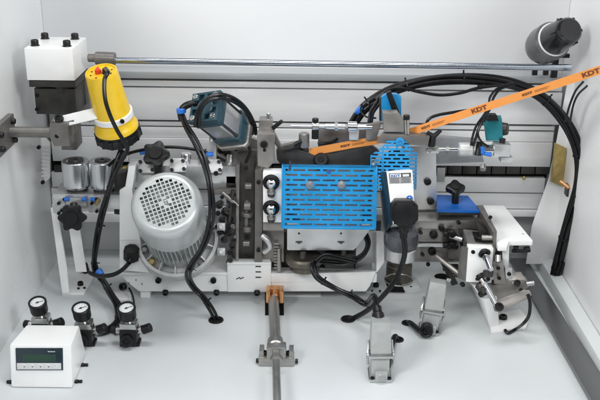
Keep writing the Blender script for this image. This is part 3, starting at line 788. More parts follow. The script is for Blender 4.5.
# inner alu machinery seen through slots
t = thing('spindle_box', 'silver aluminium spindle housing half hidden under the blue slotted guard', 'spindle housing', at(325,265,1580))
Fx = Frame(at(325,238,1548), -4)
build('housing', MB().ppoly(Fx, [(287,180),(372,180),(371,229),(358,246),(354,250.5),(287,250.5)], 0, 70, 2), M['alu'], t)
for x in (299, 341):
    build('slot_screw', MB().cyl(Fx.px(x,233.5,-1), Fx.px(x,233.5,1), 2).cyl(Fx.px(x,242.3,-1), Fx.px(x,242.3,1), 3.4).pbox(Fx, x-3.4, 241.7, x+3.4, 242.7, 1.3, 2, 0), M['ink'], t)
build('spindle_neck', MB().lathe(at(304,269,1585), UP, [(26,0),(26,12),(34,14),(36,17),(36,26),(33,30),(24,32)], 40), M['pipe'], t)
build('spindle_nut', MB().cyl(at(303,258,1547), at(303,252,1547), 6), M['dsteel'], t)
build('spindle_nut', MB().cyl(at(343,258,1560), at(344,248,1560), 5), M['dsteel'], t)
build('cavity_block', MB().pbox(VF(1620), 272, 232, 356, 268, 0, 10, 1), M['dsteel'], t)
build('small_fixture', MB().pbox(VF(1590), 325, 254, 354, 269, 0, 14, 1).cyl(at(290,268,1575), at(320,268,1575), 5), M['dsteel'], t)
build('rear_sheet', MB().ppoly(VF(1625), [(354,232),(376,232),(376,262),(354,270)], 0, 5, 1), M['alu'], t)

# ================================================================== WHITE SLIM MOTOR + SMALL BLUE GUARD
t = thing('small_slotted_guard', 'small bright blue eight sided slotted guard above the slim white motor', 'guard', at(396,190,1560))
Fs = Frame(at(395,165,1530), 16)
def facet(F, pl, cols=25):
    us = [p[0] for p in pl]; vs = [p[1] for p in pl]
    b_ = MB().perf(F, min(us)-.5, -62, max(us)+.5, 50, cols, 6.9, cols-4.5, 3.1, 0, 2, margin=2.5, clip=pl)
    return b_
def ccw(pl):
    a_ = sum(pl[i][0]*pl[(i+1)%len(pl)][1]-pl[(i+1)%len(pl)][0]*pl[i][1] for i in range(len(pl)))
    return pl if a_ > 0 else pl[::-1]
pf = ccw([Fs.uv(x,y) for x,y in ((383,146),(386,141.5),(392,139.5),(402,139.5),(407,142),(410,146),(410,190),(383,190))])
build('front_sheet', facet(Fs, pf, 17), M['blue'], t)
for sx, x0, x1, ya, yb in ((-1,383,371,146,156),(1,410,418,146,153)):
    u, v = Fs.uv(x0, ya); vb = Fs.uv(x0, 190)[1]
    Fq = Frame(Fs.p(u, 0, -.2)); a_ = R(38)
    Fq.U = Fs.U*math.cos(a_) - Fs.N*math.sin(a_)*sx; Fq.W = Fs.W; Fq.N = Fq.U.cross(Fq.W)
    wd = abs(x1-x0)*1.75/math.cos(a_)
    dv = (yb-ya)*1.75
    pl = ccw([(0,v),(sx*wd,v-dv),(sx*wd,vb),(0,vb)])
    build('side_sheet', facet(Fq, pl, 60), M['blue'], t)
    Fr = Frame(Fq.p(sx*wd,0,-.2)); a2 = R(80)
    Fr.U = Fs.U*math.cos(a2) - Fs.N*math.sin(a2)*sx; Fr.W = Fs.W; Fr.N = Fr.U.cross(Fr.W)
    if sx > 0: build('return_sheet', facet(Fr, ccw([(0,v-dv),(sx*26,v-dv-3),(sx*26,vb),(0,vb)]), 60), M['blue'], t)
build('top_clamp', MB().cyl(Fs.px(400,142,-2), Fs.px(400,142,4), 8).bolt(Fs.px(400,142,4), Fs.N, 4.5, 3), M['blue'], t)
build('inner_rotor', MB().cyl(Fs.px(395,165,-30), Fs.px(395,165,-12), 28), M['dsteel'], t)
build('latch', MB().ppoly(VF(1530), [(372,160),(374.5,159.5),(375,165),(372.5,165.5)], 0, 6, 1), M['zinc'], t)

t = thing('slim_motor', 'slim white upright motor with rating plate and black eight sided plug', 'motor', at(402,285,1570))
Fw = Frame(at(400,200,1490), 8, 4)
build('body', MB().hexa([at(386.5,171.5,1498),at(412.5,170,1498),at(415.5,222,1484),at(393,224,1484)],[at(382,171.5,1560),at(409,168,1560),at(413,226,1550),at(388,230,1550)],2), M['white'], t)
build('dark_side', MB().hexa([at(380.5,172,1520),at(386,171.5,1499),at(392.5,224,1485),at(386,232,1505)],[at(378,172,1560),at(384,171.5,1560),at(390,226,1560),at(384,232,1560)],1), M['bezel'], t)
Fw = Frame(at(400,178,1496.4)+FRONT*2.2, 0)
# plane of the front face
pA, pB, pC = at(386.5,171.5,1498), at(412.5,170,1498), at(393,224,1484)
Ux = (pB-pA).normalized(); Nf = Ux.cross((pA-pC).normalized()).normalized()
if Nf.y > 0: Nf = -Nf
Fw = Frame(pA); Fw.U = Ux; Fw.N = Nf; Fw.W = Nf.cross(Ux)
rp = build('rating_plate', MB().ppoly(Fw, [(388.5,173.2),(411,172.3),(411.5,183),(389.3,183.8)], 1, 1.2, .2), M['label'], t)
build('plate_header', MB().ppoly(Fw, [(389.2,173.8),(410.6,173),(410.8,177),(389.6,177.8)], 1.3, .6, 0), M['ink'], rp)
hu, hv = Fw.uv(396,175.7)
build('header_field', MB().ppoly(Fw, [(390,174.2),(401,173.8),(401.2,177),(390.2,177.4)], 1.6, .6, 0), M['paper'], rp)
text('header_mark', 'KDT', Fw, hu-1, hv, 1.65, 5.4, M['inkb'], rp, bold=.3, sx=1.5, th=.06)
build('header_field', MB().ppoly(Fw, [(402.5,174.2),(409,173.9),(409.2,176.4),(402.7,176.7)], 1.6, .6, 0), M['dial'], rp)
bb = MB()
for i in range(4):
    y = 178.6+i*1.3
    bb.ppoly(Fw, [(390.3,y),(399,y-.3),(399,y+.1),(390.3,y+.4)], 1.3, .5, 0).ppoly(Fw, [(401.3,y-.4),(410,y-.7),(410,y-.3),(401.3,y)], 1.3, .5, 0)
build('rating_row', bb, M['ink'], rp)
build('blue_seal', MB().cyl(Fw.px(409.5,198.5,0), Fw.px(409.5,198.5,1.6), 6), M['blue2'], t)
build('blue_seal_mark', MB().ppoly(Fw, [(408.9,197),(410,197),(410,200),(408.9,200)], 2, .6, 0), M['paper'], t)
# plug
Fp = Frame(at(404.5,213.5,1462), 10)
oc = [Fp.uv(x,y) for x,y in ((396,200.5),(412,200.5),(418.3,206),(418.5,220),(412,226.5),(398,226.5),(391.5,220),(391.3,206))]
pg = build('plug_housing', MB().prism(Fp, oc, 0, -26, 2).prism(Fp, [(x*.82,y*.82) for x,y in oc], 0, 2, .8), M['black'], t)
for x, y in ((395,204),(414,204),(414,223),(395,223)): build('plug_screw', MB().bolt(Fp.px(x,y,0), Fp.N, 2.4, 1), M['bolt'], pg)
build('plug_gland', MB().cyl(at(403.5,225,1470), at(403.5,233,1466), 9).cyl(at(403.5,231,1464), at(403.5,238,1462), 7), M['black'], t)
base = at(400.5,246,1530)
build('dome', MB().lathe(base, V3((0,-.12,1)), [(20,0),(30,2),(32.5,8),(32.5,20),(30,32),(22,40),(0,41)], 40), M['smoke'], t) 
build('body_foot', MB().lathe(at(400.5,258,1530), UP, [(28,0),(30,2),(31,22),(29,24)], 40), M['alu'], t)
build('body_neck', MB().lathe(fl(398.5,280,2), UP, [(24,0),(27,1),(27,36),(25,38),(25,44)], 40), M['pipe'], t)
build('ring', MB().torus(fl(398.5,280,34), UP, 27.5, 1.6), M['zinc'], t)

# floor foot plate near (395,285)
t = thing('mounting_foot', 'pale grey floor plate with dark opening under the slim white motor', 'plate', fl(395,288,0))
build('plate', MB().ppoly(HF(4), [(366,292),(376,276),(412,272),(420,287),(402,290),(392,289)], 0, 4, .8), M['floor'], t)
build('opening', MB().ppoly(HF(4.8), [(384,278),(398,276),(405,292),(389,291.5)], 0, .6, 0), M['hole'], t)
build('bolt', MB().bolt(fl(376,286,5), UP, 6, 6), M['bolt'], t)
for x, y in ((372,291),(380,291),(411,287),(410,277)): build('hole_mark', MB().cyl(fl(x,y,3.8), fl(x,y,4.4), 2.4), M['hole'], t)

# ================================================================== BACK PLATE AND SLIDE BARS (right centre)
t = thing('slide_carriage', 'grey steel slide carriage of bolted plates right of the slim white motor', 'slide carriage', at(440,275,1610))
build('back_plate', MB().ppoly(VF(1625), [(402,146),(436,146),(437,215),(404,215)], 0, 12, 1), M['alu'], t)
bolts(t, VF(1625), [(427.5,181.5),(430.5,201)], 7, 5, 1)
build('rear_block', MB().ppoly(VF(1640), [(420,136),(480,141),(484,162),(436,164),(432,150)], 0, 20, 1), M['grey'], t)
build('silver_stud', MB().cyl(at(483,165,1700), at(483,170,1690), 6), M['zinc'], t)
build('upper_rail', MB().hexa([at(414,221,1575),at(484,220,1575),at(484,229,1575),at(414,229,1575)],[at(414,212,1620),at(480,211,1620),at(484,229,1620),at(414,229,1620)],1), M['steel'], t)
build('slide_plate', MB().pbox(VF(1580), 413, 227, 472, 242, 0, 24, 1), M['taupe2'], t)
build('slide_plate', MB().pbox(VF(1590), 413, 247, 470, 262, 0, 24, 1), M['taupe2'], t)
build('slide_lip', MB().hexa([at(413,244,1575),at(452,243.5,1575),at(452,247,1575),at(413,247,1575)],[at(413,240,1592),at(455,240,1592),at(452,247,1592),at(413,247,1592)],.6), M['alu'], t)
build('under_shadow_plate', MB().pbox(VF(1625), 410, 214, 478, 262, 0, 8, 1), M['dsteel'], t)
bolts(t, VF(1580), [(433.5,234.5)], 8, 6, 1); bolts(t, VF(1590), [(432,251)], 8, 6, 1)
bolts(t, VF(1590), [(428,264),(444,265)], 4, 4, 1)
for y in (234, 245, 268): build('spring_bolt', MB().cyl(at(447,y,1570), at(458,y,1570), 8).cyl(at(443,y,1570), at(449,y,1570), 6).bolt(at(452,y,1560), FRONT, 7, 5), M['bolt'], t)
build('diagonal_arm', MB().hexa([at(446,231,1585),at(458,228,1560),at(462,262,1560),at(448,258,1585)],[at(446,231,1600),at(458,228,1600),at(462,262,1600),at(448,258,1600)],1), M['taupe'], t)
build('leg', MB().ppoly(VF(1600), [(440,262),(446,262),(458,284),(452,286)], 0, 12, 1), M['dsteel'], t)

for x, y, r_, m_ in ((441,228,6,'bolt'),(466,236,5,'bolt'),(468,256,5,'zinc'),(420,232,4,'bolt'),(422,254,4,'bolt'),(458,222,4,'bolt'),(470,270,6,'bolt'),(455,274,6,'dsteel'),(448,279,5,'zinc'),(462,284,5,'bolt')):
    build('hex_bolt', MB().hexbolt(at(x,y,1572), V3((.2,-1,.1)), r_, 6).cyl(at(x,y,1600), at(x,y,1572), r_*.7), M[m_], t)
build('adjusting_rod', MB().cyl(at(436,256,1575), at(462,276,1540), 4.5), M['taupe2'], t)
build('adjusting_rod', MB().cyl(at(450,236,1565), at(463,240,1550), 5), M['zinc'], t)

t = thing('blue_plate', 'deep blue clamping plate with a black star knob on top', 'clamp plate', at(455,216,1600))
zb = at(455,210,1580).z
Fb2 = Frame((0,1500,zb), 90)
build('plate', MB().ppoly(Fb2, [(437,194.5),(468,195.5),(481,210.5),(436.5,209.5)], 0, 6, 1), M['blue2'], t)
build('under_plate', MB().ppoly(Frame((0,1500,zb-6.5),90), [(439,197),(468,198),(480,213),(439,212.5)], 0, 5, .6), M['dsteel'], t)
Fk2 = Frame(fl(455.5,199,zb+2), 62)
knob(t, Fk2, 454.5, 192.5, 19, 20, 10, 4)
build('knob_shaft', MB().cyl(fl(455,203,zb), fl(455,203,zb)+UP*24, 7), M['black'], t)

t = thing('wing_lever', 'small black wing lever just under the orange band beside the small blue guard', 'lever', at(433,141,1560))
build('wing', MB().cyl(at(427,132,1555), at(434,137,1552), 3.4, 5).cyl(at(441,130,1555), at(433,137,1552), 3.4, 5), M['black'], t)
build('stem', MB().cyl(at(433,136,1553), at(431,145,1560), 6, 8), M['black'], t)
t = thing('wall_stop', 'dark steel stop with a rusty pin on the right wall beside the brass plate', 'stop', at(570,190,1700))
build('pin', MB().cyl(at(560,181,1700), at(569,188,1690), 4), M['copper'], t)
build('block', MB().pbox(VF(1690), 567, 186, 574, 197, 0, 20, 1.5), M['dsteel'], t)

# white L bracket
t = thing('angle_bracket', 'white flat topped angle bracket beside the dark upright bar at right', 'bracket', at(510,270,1540))
zL = at(520,241,1500).z
FLb = Frame((0,1500,zL),90)
build('top_plate', MB().ppoly(FLb, [(480.5,205),(504,205.5),(532.8,240.5),(509,240.8),(507,246),(498,246)], 0, 10, 1.2), M['white'], t)
build('front_leg', MB().ppoly(VF(1500), [(502,245),(509.5,245),(508,279),(503,282)], 0, 20, 1), M['white'], t)
build('socket_screw', MB().cyl(at(516,250,1515), at(516,246,1512), 5).cyl(at(524,250,1520), at(530,249,1520), 6).cyl(at(512,251,1515), at(526,251,1515), 3.6), M['bolt'], t)
bolts(t, FLb, [(523,234)], 2, .6, 0, 'grey')
t = thing('upright_bar', 'dark grey flat bar leaning edge on against the white angle bracket', 'bar', at(490,250,1530))
build('bar', MB().hexa([at(476.5,205,1600),at(483,205,1600),at(497,231,1490),at(493.5,233,1490)],[at(479,222,1600),at(480,222,1600),at(496,252,1490),at(493,253,1490)],.8), M['taupe'], t)
build('bolt', MB().bolt(at(490,218,1530), V3((.3,-.3,.9)), 3.4, 4), M['bolt'], t)

# clamp head with rollers
t = thing('lever_clamp', 'white faced clamp head with chrome pull rods and grey lever at right', 'clamp', fl(495,322,0))
build('frame', MB().hexa([at(463,229,1560),at(489,232,1530),at(495,249,1475),at(469,247.5,1475)],[at(463,250,1560),at(489,252,1530),at(495,262,1475),at(469,262,1475)],1), M['taupe2'], t)
Qf = [at(463,229,1560),at(489,232,1530),at(495,249,1475),at(469,247.5,1475)]
def bil(u, v): return Qf[0].lerp(Qf[1],u).lerp(Qf[3].lerp(Qf[2],u), v)
nq = (Qf[1]-Qf[0]).cross(Qf[3]-Qf[0]).normalized(); nq = -nq if nq.z < 0 else nq
build('frame_window', MB().hexa([bil(.33,.12)+nq*.6,bil(1.0,.12)+nq*.6,bil(1.0,.66)+nq*.6,bil(.33,.66)+nq*.6],[bil(.33,.12)+nq*1.4,bil(1.0,.12)+nq*1.4,bil(1.0,.66)+nq*1.4,bil(.33,.66)+nq*1.4],0), M['hole'], t)
build('window_seal', MB().torus(bil(.62,.42)+nq*4, nq, 10, 3.2).cyl(bil(.62,.42)+nq*1, bil(.62,.42)+nq*4, 8), M['black'], t)
build('window_rod', MB().cyl(bil(.6,.55)+nq*5, bil(1.05,.5)+nq*5, 5.5), M['taupe2'], t)
build('face_plate', MB().ppoly(VF(1472), [(468.5,247.5),(493.5,248.5),(491.5,283),(466,282)], 0, 18, 1), M['white'], t)
build('side_block', MB().hexa([at(461,246,1500),at(468,247.5,1475),at(465.5,281,1475),at(457,278,1500)],[at(463,246,1545),at(470,247.5,1545),at(468,281,1545),at(459,278,1545)],1), M['taupe2'], t)
build('mid_block', MB().ppoly(VF(1500), [(492,255),(501,254),(510,282),(500,290),(494,275)], 0, 60, 1.5), M['dsteel'], t)
build('rear_post', MB().ppoly(VF(1520), [(476,222),(492,236),(500,262),(488,262)], 0, 30, 1), M['dsteel'], t)
for (x0,y0,x1,y1) in ((484.5,253.5,491,270),(481,277,495.5,304)):
    p, q = at(x0,y0,1462), at(x1,y1,1430)
    r_ = build('pull_rod', MB().cyl(p, q, 5.2), M['chrome'], t)
    build('rod_seal', MB().torus(p, (q-p), 8.5, 3).cyl(p-(q-p).normalized()*6, p, 8), M['black'], r_)
    build('rod_nut', MB().lathe(p+(q-p)*.2, (q-p), [(7,0),(7,5)], 6), M['zinc'], r_)
build('knuckle', MB().cyl(at(488,270,1452), at(488,277,1448), 9).cyl(at(483,290,1455), at(479,284,1462), 9).cyl(at(484,292,1450), at(484,287,1450), 7), M['dsteel'], t)
build('wedge', MB().ppoly(VF(1470), [(492,286),(505,281),(528,281),(529,287),(520,294),(500,303),(496,300)], 0, 22, 1.5), M['taupe2'], t)
build('lever', MB().ppoly(Frame(at(510,300,1440),35), [(493.5,305),(496,300.5),(524,289.5),(530,290),(532,295),(527,299),(500,312),(495,311)], 0, 8, 2), M['taupe2'], t)
build('lever_pivot', MB().bolt(at(499,307.5,1428), V3((0,-.7,.7)), 8, 6), M['bolt'], t)
build('lever_bolt', MB().bolt(at(517,283.5,1450), V3((0,-.7,.7)), 6, 6), M['bolt'], t)
build('bracket_cap', MB().ppoly(Frame(at(518,277,1480),60), [(508,272),(521,271.5),(527,281),(513,284),(508,279)], 0, 8, 1.5), M['taupe2'], t)
build('wedge_pin', MB().cyl(at(526,284,1462), at(534,283,1462), 4.5), M['zinc'], t)
bb = MB().hexa([fl(490.5,330,0),fl(528,320,0),fl(532,300,0),fl(480,305,0)],[at(487,303,1450),at(528,308,1450),at(527,288,1530),at(478,290,1500)],1) if False else \
     MB().ppoly(HF(6), [(491,331),(489,315),(520,309),(529,319),(526,327)], 0, 6, 1)
build('foot_plate', bb, M['white'], t)
zf = 8
bb = MB().hexa([fl(470,283,6),fl(490.5,330,0),fl(499,327,0),fl(500,290,6)],[at(469,281,1500),at(484,300,1460),at(497,300,1462),at(496,281,1500)],1)
build('base_block', bb, M['white'], t)
build('bolt', MB().bolt(fl(503,319,5), UP, 8, 8), M['bolt'], t)
build('hinge_bolt', MB().cyl(at(478,288,1462), at(484,284,1462), 8).cyl(at(480,295,1460), at(485,292,1455), 6), M['bolt'], t)

# ================================================================== FLOOR RAIL
build('clamp_block', MB().hexa([at(493,262,1465),at(503,262,1465),at(506,284,1462),at(494,284,1462)],[at(493,258,1500),at(503,258,1500),at(506,280,1500),at(494,280,1500)],1.2), M['taupe2'], t)
build('clamp_block', MB().ppoly(VF(1475), [(505,268),(512,268),(513,284),(506,284)], 0, 14, 1), M['alu'], t)
build('guide_pin', MB().cyl(at(498,262,1464), at(498,255,1470), 5), M['zinc'], t)
for x, y in ((498,268),(499,278),(509,274),(521,290),(473,252),(488,279)):
    build('socket_screw', MB().bolt(at(x,y,1456), V3((0,-1,.3)), 3.6, 4), M['bolt'], t)
t = thing('floor_rail', 'dark steel flat bar rail lying along the floor at the right wall', 'rail', fl(560,330,0))
build('bar', MB().hexa([fl(510,258,14),fl(526,258,14),fl(630,420,14),fl(603,420,14)],[fl(510,260,0),fl(526,260,0),fl(629,423,0),fl(601,423,0)],2.2), M['railbar'], t)

# ================================================================== UPPER RIGHT BLACK SPINDLE
t = thing('black_spotlight', 'black cylindrical lamp housing on a bracket at the upper right end of the rod', 'lamp', at(557,75,1700))
p0, p1 = at(540,48,1750), at(570,30,1650)
d = (p1-p0).normalized(); L = (p1-p0).length
build('housing', MB().lathe(p0, d, [(22,-9),(29,-6),(34,4),(37,18),(37,L*.44),(33,L*.48)], 48), M['lampgrey'], t)
build('trim_ring', MB().lathe(p0, d, [(32,L*.47),(33,L*.48),(33,L*.50),(30,L*.51)], 48), M['dial'], t)
build('front_housing', MB().lathe(p0, d, [(31,L*.5),(30.5,L*.58),(27,L*.9),(25,L*.99),(21,L*1.03),(0,L*1.04)], 40), M['gloss'], t)
bb = MB()
e1 = d.cross(UP).normalized(); e2 = d.cross(e1)
for i in range(6):
    a = 2*math.pi*i/6; q = p0+d*L*.8+(e1*math.cos(a)+e2*math.sin(a))*25; bb.cyl(q, q+d*20, 3.4)
build('front_lug', bb, M['black'], t)
build('bracket', MB().pbox(VF(1752), 554.5, 19, 560.5, 78, 0, 10, 1), M['black'], t)
build('bracket_arm', MB().pbox(VF(1740), 554, 54, 570, 58, 0, 10, 1), M['black'], t)
for x in (535.5, 546.5): build('bracket_foot', MB().pbox(VF(1745), x-2.5, 66, x+2.5, 75.5, 0, 10, 1), M['black'], t)

# ================================================================== CONTROLLER
t = thing('display_controller', 'white desk style control box with dark display and five small keys', 'controller', fl(42,380,0))
A = lambda x,y,Y: at(x,y,Y)
f0, f1 = fl(11,387.5,1), fl(73,387,1); f1.y = f0.y; f3 = f0+V3((-1.5,20,70)); f2 = f1+V3((-1.5,20,70))
k0, k1 = fl(22,362,1), fl(82,364,1)
k2, k3 = V3((f1.x-5,1362,f2.z-2)), V3((f0.x+6,1362,f2.z-2)); k0 = V3((f0.x+6,1380,1)); k1 = V3((f1.x-2,1380,1))
build('case', MB().hexa([f0,f1,f2,f3],[k0,k1,k2,k3],3.5), M['white'], t)
Ux = (f1-f0).normalized(); Nf = Ux.cross((f3-f0)).normalized(); Nf = -Nf if Nf.y > 0 else Nf
Fc = Frame(f0); Fc.U = Ux; Fc.N = Nf; Fc.W = Nf.cross(Ux)
sc = build('display_panel', MB().ppoly(Fc, [(15.4,348.2),(62.6,348.2),(63,370.4),(16.2,370.4)], 1.6, 2, .4), M['bezel'], t)
build('display_window', MB().ppoly(Fc, [(22.5,354.5),(56,354.5),(56.2,361.8),(22.8,361.8)], 1.9, 1, 0), M['lcd'], sc)
ks = build('key_strip', MB().ppoly(Fc, [(16.8,363.2),(61,363.2),(61.2,369.6),(17,369.6)], 2.0, 1, .2), M['strip'], sc)
for i in range(5):
    x = 23+8.1*i
    build('key', MB().ppoly(Fc, [(x-2.4,364.2),(x+2.4,364.2),(x+2.4,368.6),(x-2.4,368.6)], 2.6, 1, .3), M['dial'], sc)
    m_ = MB(); u, v = Fc.uv(x+.9, 366.6, 2.7)
    if i < 4: m_.box(Fc, u-.2, v-1.3, u+1.7, v+.4, 2.4, 2.9, 0)
    m_.box(Fc, u-2.6, v+1, u-1.4, v+1.5, 2.4, 2.9, 0); build('key_mark', m_, M['ink'], sc)
u, v = Fc.uv(51.8, 351.4)
m_ = MB()
for k_ in range(7): m_.box(Fc, u-6+k_*1.75, v-.8, u-4.9+k_*1.75, v+.8-(k_%3)*.25, 1.5, 1.85, 0)
build('brand_print', m_, M['paper'], sc)
for x, y in ((10.5,383),(77,382.5),(83,366)):
    p = fl(x,y,0); build('foot_screw', MB().cyl(p, p+UP*4, 4).cyl(p+V3((4 if x>40 else -3,0,2)), p+V3((9 if x>40 else -6,0,2)), 3), M['bolt'], t)

# ================================================================== PRESSURE REGULATORS
def regulator():
    p = fl(130,344,0)
    t = thing('pressure_regulator', 'x', 'regulator', p)
    Fz = Frame(p, 0)
    build('body', MB().box(Fz, -16, 2, 16, 36, -16, 14, 4).box(Fz, -17, 0, 19, 6, -14, 10, 1), M['black'], t)
    build('adjusting_knob', MB().lathe(p+V3((-2,-12,15)), V3((0,-.9,.25)), [(11,0),(12,2),(12,9),(11,11),(6,11.5),(5,9),(0,9)], 12), M['black'], t)
    build('metal_body', MB().box(Fz, -15, 34, 15, 47, -14, 12, 2.5).cyl(p+V3((0,0,45)), p+V3((0,-2,56)), 8), M['zinc'], t)
    g0 = p+V3((0,-3,56)); gd = V3((0,-.30,.95)).normalized()
    gg = build('gauge', MB().lathe(g0, gd, [(12,0),(15.5,3),(15.8,5),(15.8,20),(16.5,21),(16.5,25),(15.5,26),(13,26),(12.6,23),(0,23)], 40), M['black'], t)
    build('dial', MB().lathe(g0, gd, [(0,23.2),(12.6,23.2),(12.6,23.6),(0,23.6)], 36), M['dial'], gg)
    FD = Frame(g0+gd*23.6); FD.N = gd; FD.U = XR; FD.W = gd.cross(XR)
    m_ = MB()
    for k_ in range(11):
        a = R(225-27*k_); m_.prism(FD, [(math.cos(a)*9.4-.25*math.sin(a),math.sin(a)*9.4+.25*math.cos(a)),(math.cos(a)*11.4-.25*math.sin(a),math.sin(a)*11.4+.25*math.cos(a)),(math.cos(a)*11.4+.25*math.sin(a),math.sin(a)*11.4-.25*math.cos(a)),(math.cos(a)*9.4+.25*math.sin(a),math.sin(a)*9.4-.25*math.cos(a))], 0, .2, 0)
    build('dial_tick', m_, M['ink'], gg)
    m_ = MB().prism(FD, [(-3,-2.2),(9,4.2),(9,4.8),(-3.6,-.8)], .2, .9, 0).cyl(FD.p(0,0,0), FD.p(0,0,1.4), 2); build('needle', m_, M['ink'], gg)
    build('side_fitting', MB().cyl(p+V3((12,0,26)), p+V3((26,-2,31)), 7).lathe(p+V3((22,-1,29.5)), V3((1,0,.35)), [(8.5,0),(8.5,6)], 6), M['zinc'], t)
    build('side_elbow', MB().cyl(p+V3((25,-2,30)), p+V3((40,-3,37)), 8.5), M['black'], t)
    build('side_fitting', MB().cyl(p+V3((-13,0,28)), p+V3((-24,0,28)), 6.5), M['zinc'], t)
    build('side_elbow', MB().cyl(p+V3((-23,0,28)), p+V3((-32,2,28)), 7.5), M['black'], t)
    return t
r1 = regulator(); r1['label'] = 'black pressure regulator with dial gauge farthest right of the three by the floor cables'; r1['group'] = 'pressure regulators on the floor'
p130 = fl(130,344,0)
dup(r1, fl(85.5,344,0)-p130, 'middle black pressure regulator with dial gauge just right of the white control box', 'pressure regulators on the floor')
dup(r1, fl(42,342,0)-p130+V3((-2,14,0)), 'pressure regulator mostly hidden behind the white control box with only its gauge showing', 'pressure regulators on the floor')

# ================================================================== CENTRE SHAFT
t = thing('drive_shaft', 'grey steel drive shaft lying along the floor from a copper fork to the front', 'shaft', fl(276,350,0))
s0, s1, s2, s3 = fl(273.5,299,26), fl(275.5,345,26), fl(276.5,362,26), fl(278,430,26)
build('shaft', MB().cyl(s0, s1, 10.2, seg=32).cyl(s1, s3, 6.8, seg=32), M['steel'], t)
build('collar', MB().lathe(s1-(s2-s1)*.2, (s2-s1), [(13,-2),(14.5,0),(14.5,20),(12,22)], 28), M['steel'], t)
build('hex_nut', MB().lathe(s1+(s2-s1)*.75, (s2-s1), [(11,0),(11,12)], 6), M['steel'], t)
bb = MB()
p = fl(276.5,362,0)
Fz = Frame(p, 0)
bb.box(Fz, -31, .5, 31, 16, -12, 16, 1.5).box(Fz, -17, 15, 17, 36, -10, 14, 3).box(Fz, -30, 0.5, -22, 27, -14, 10, 1).box(Fz, 22, .5, 30, 27, -14, 10, 1)
build('pillow_block', bb, M['steel'], t)
for dx in (-36, 33): build('bolt', MB().cyl(p+V3((dx,-6,6)), p+V3((dx+5,-6,6)), 4), M['bolt'], t)
for dx in (-22, 22): build('bolt', MB().bolt(p+V3((dx,0,16)), UP, 6, 5), M['bolt'], t)
fk = MB(); q0 = fl(275,297,24); Fz = Frame(q0, 0)
fk.box(Fz, -17, -6, -9, 20, -12, 16, 2).box(Fz, 9, -6, 17, 20, -12, 16, 2).box(Fz, -10, -5, 10, 14, -24, -6, 1.5).cyl(q0+V3((0,20,8)), q0+V3((0,-8,2)), 8)
build('fork', fk, M['copper'], t)
t = build('floor_slot', MB().ppoly(HF(1.2), [(265,291),(283.5,291),(284,315),(265,315)], 0, 1, 0), M['hole'], loc=fl(274,315,0)); tag(t, 'black rectangular floor opening under the copper fork of the shaft', 'opening')
t = build('recess_plate', MB().ppoly(HF(1.8), [(283,291),(321,291),(321,296),(283,296)], 0, 1.4, .5), M['white'], loc=fl(300,296,0)); tag(t, 'thin white floor plate beside the copper fork under the tray', 'plate')

# ================================================================== HEAVY CONNECTORS
def grommet(label, x, y, r, group):
    p = fl(x,y,0); t = thing('cable_hole', label, 'cable hole', p, group)
    build('rim', MB().torus(p+UP*1, UP, r, 1.8), M['black'], t)
    build('opening', MB().lathe(p, UP, [(r,0.3),(r,0.8),(0,.8)], 28), M['hole'], t)
G = 'round cable holes in the floor'
grommet('round floor hole swallowing the cable bundle that hangs over the grey motor', 216,320.5,13, G)
grommet('round floor hole left of the front grey connector where one cable enters', 348,319.5,12.5, G)
grommet('small round floor hole just right of the front grey connector', 398,340,9, G)
grommet('small round floor hole left of the rear grey connector with its short cable', 407,323.5,9, G)
t = build('floor_hole', MB().lathe(fl(442,277,0), UP, [(16,.3),(16,.8),(0,.8)], 28), M['hole'], loc=fl(442,277,0)); tag(t, 'dark round floor opening behind the rear grey connector', 'cable hole')

def connector(label, pts, mir=1, plug=True):
    (hx0,hy0,hx1,hy1), (bx, by), top, Yh, rotz = pts
    pass
def conn(label, base, s=1.0, lean=0.0, az=0, mir=1):
    """base: floor point at front centre. hood on upper part leaning back"""
    t = thing('heavy_connector', label, 'connector', base, 'grey industrial connectors on the floor')
    F = Frame(base, 0, az)
    up = V3((lean, .10, 1)).normalized()
    Fd = Frame(base, 0, az); Fd.W = up; Fd.N = Fd.U.cross(up).normalized(); Fd.U = up.cross(Fd.N)
    w, dp = 17.5*s, 20*s
    build('socket_base', MB().box(F, -19*s, 0.5, 19*s, 6, -2*dp-4, 4, 1).box(Fd, -w*.92, 4, w*.92, 51*s, -2*dp+3, -2, 1.5), M['conn'], t)
    build('front_port', MB().box(Fd, -10*s, 3, 12*s, 22*s, -3, 6*s, 2).cyl(Fd.p(1,12*s,5), Fd.p(1,12*s,7*s+2), 7*s), M['conn'], t)
    build('port_plug', MB().lathe(Fd.p(1,12*s,7*s), Fd.N, [(6,0),(6,3),(0,3)], 6), M['grey'], t)
    hd = build('hood', MB().hexa([Fd.p(-w-1,55*s,3),Fd.p(w+1,55*s,3),Fd.p(w+1,55*s,-2*dp),Fd.p(-w-1,55*s,-2*dp)],[Fd.p(-w*.95,112*s,-2),Fd.p(w*.95,112*s,-2),Fd.p(w*.95,112*s,-2*dp+6),Fd.p(-w*.95,112*s,-2*dp+6)],2.2), M['conn'], t)
    build('rim', MB().box(Fd, -w-4, 48*s, w+4, 55*s, -2*dp-4, 7, 1.6), M['zinc'], t)
    for sx in (-1, 1):
        x = sx*(w+3.5)
        build('locking_lever', MB().tube(catmull([Fd.p(x,30*s,-6),Fd.p(x+sx*1.5,38*s,-8),Fd.p(x+sx*1.5,48*s,-10),Fd.p(x,60*s,-16),Fd.p(x,70*s,-24)]), 2.4, 8).cyl(Fd.p(x-sx,47*s,-10), Fd.p(x+sx*3,47*s,-10), 4.5), M['zinc'], t)
    for sx in (-1, 1):
        build('bolt', MB().bolt(F.p(sx*15*s,5,0), UP, 3.6, 4), M['bolt'], t)
        build('side_gasket', MB().box(F, sx*(18.5*s)-1.5, .4, sx*(18.5*s)+1.5, 4, -2*dp-2, -6, .5), M['bolt'], t)
    return t, Fd
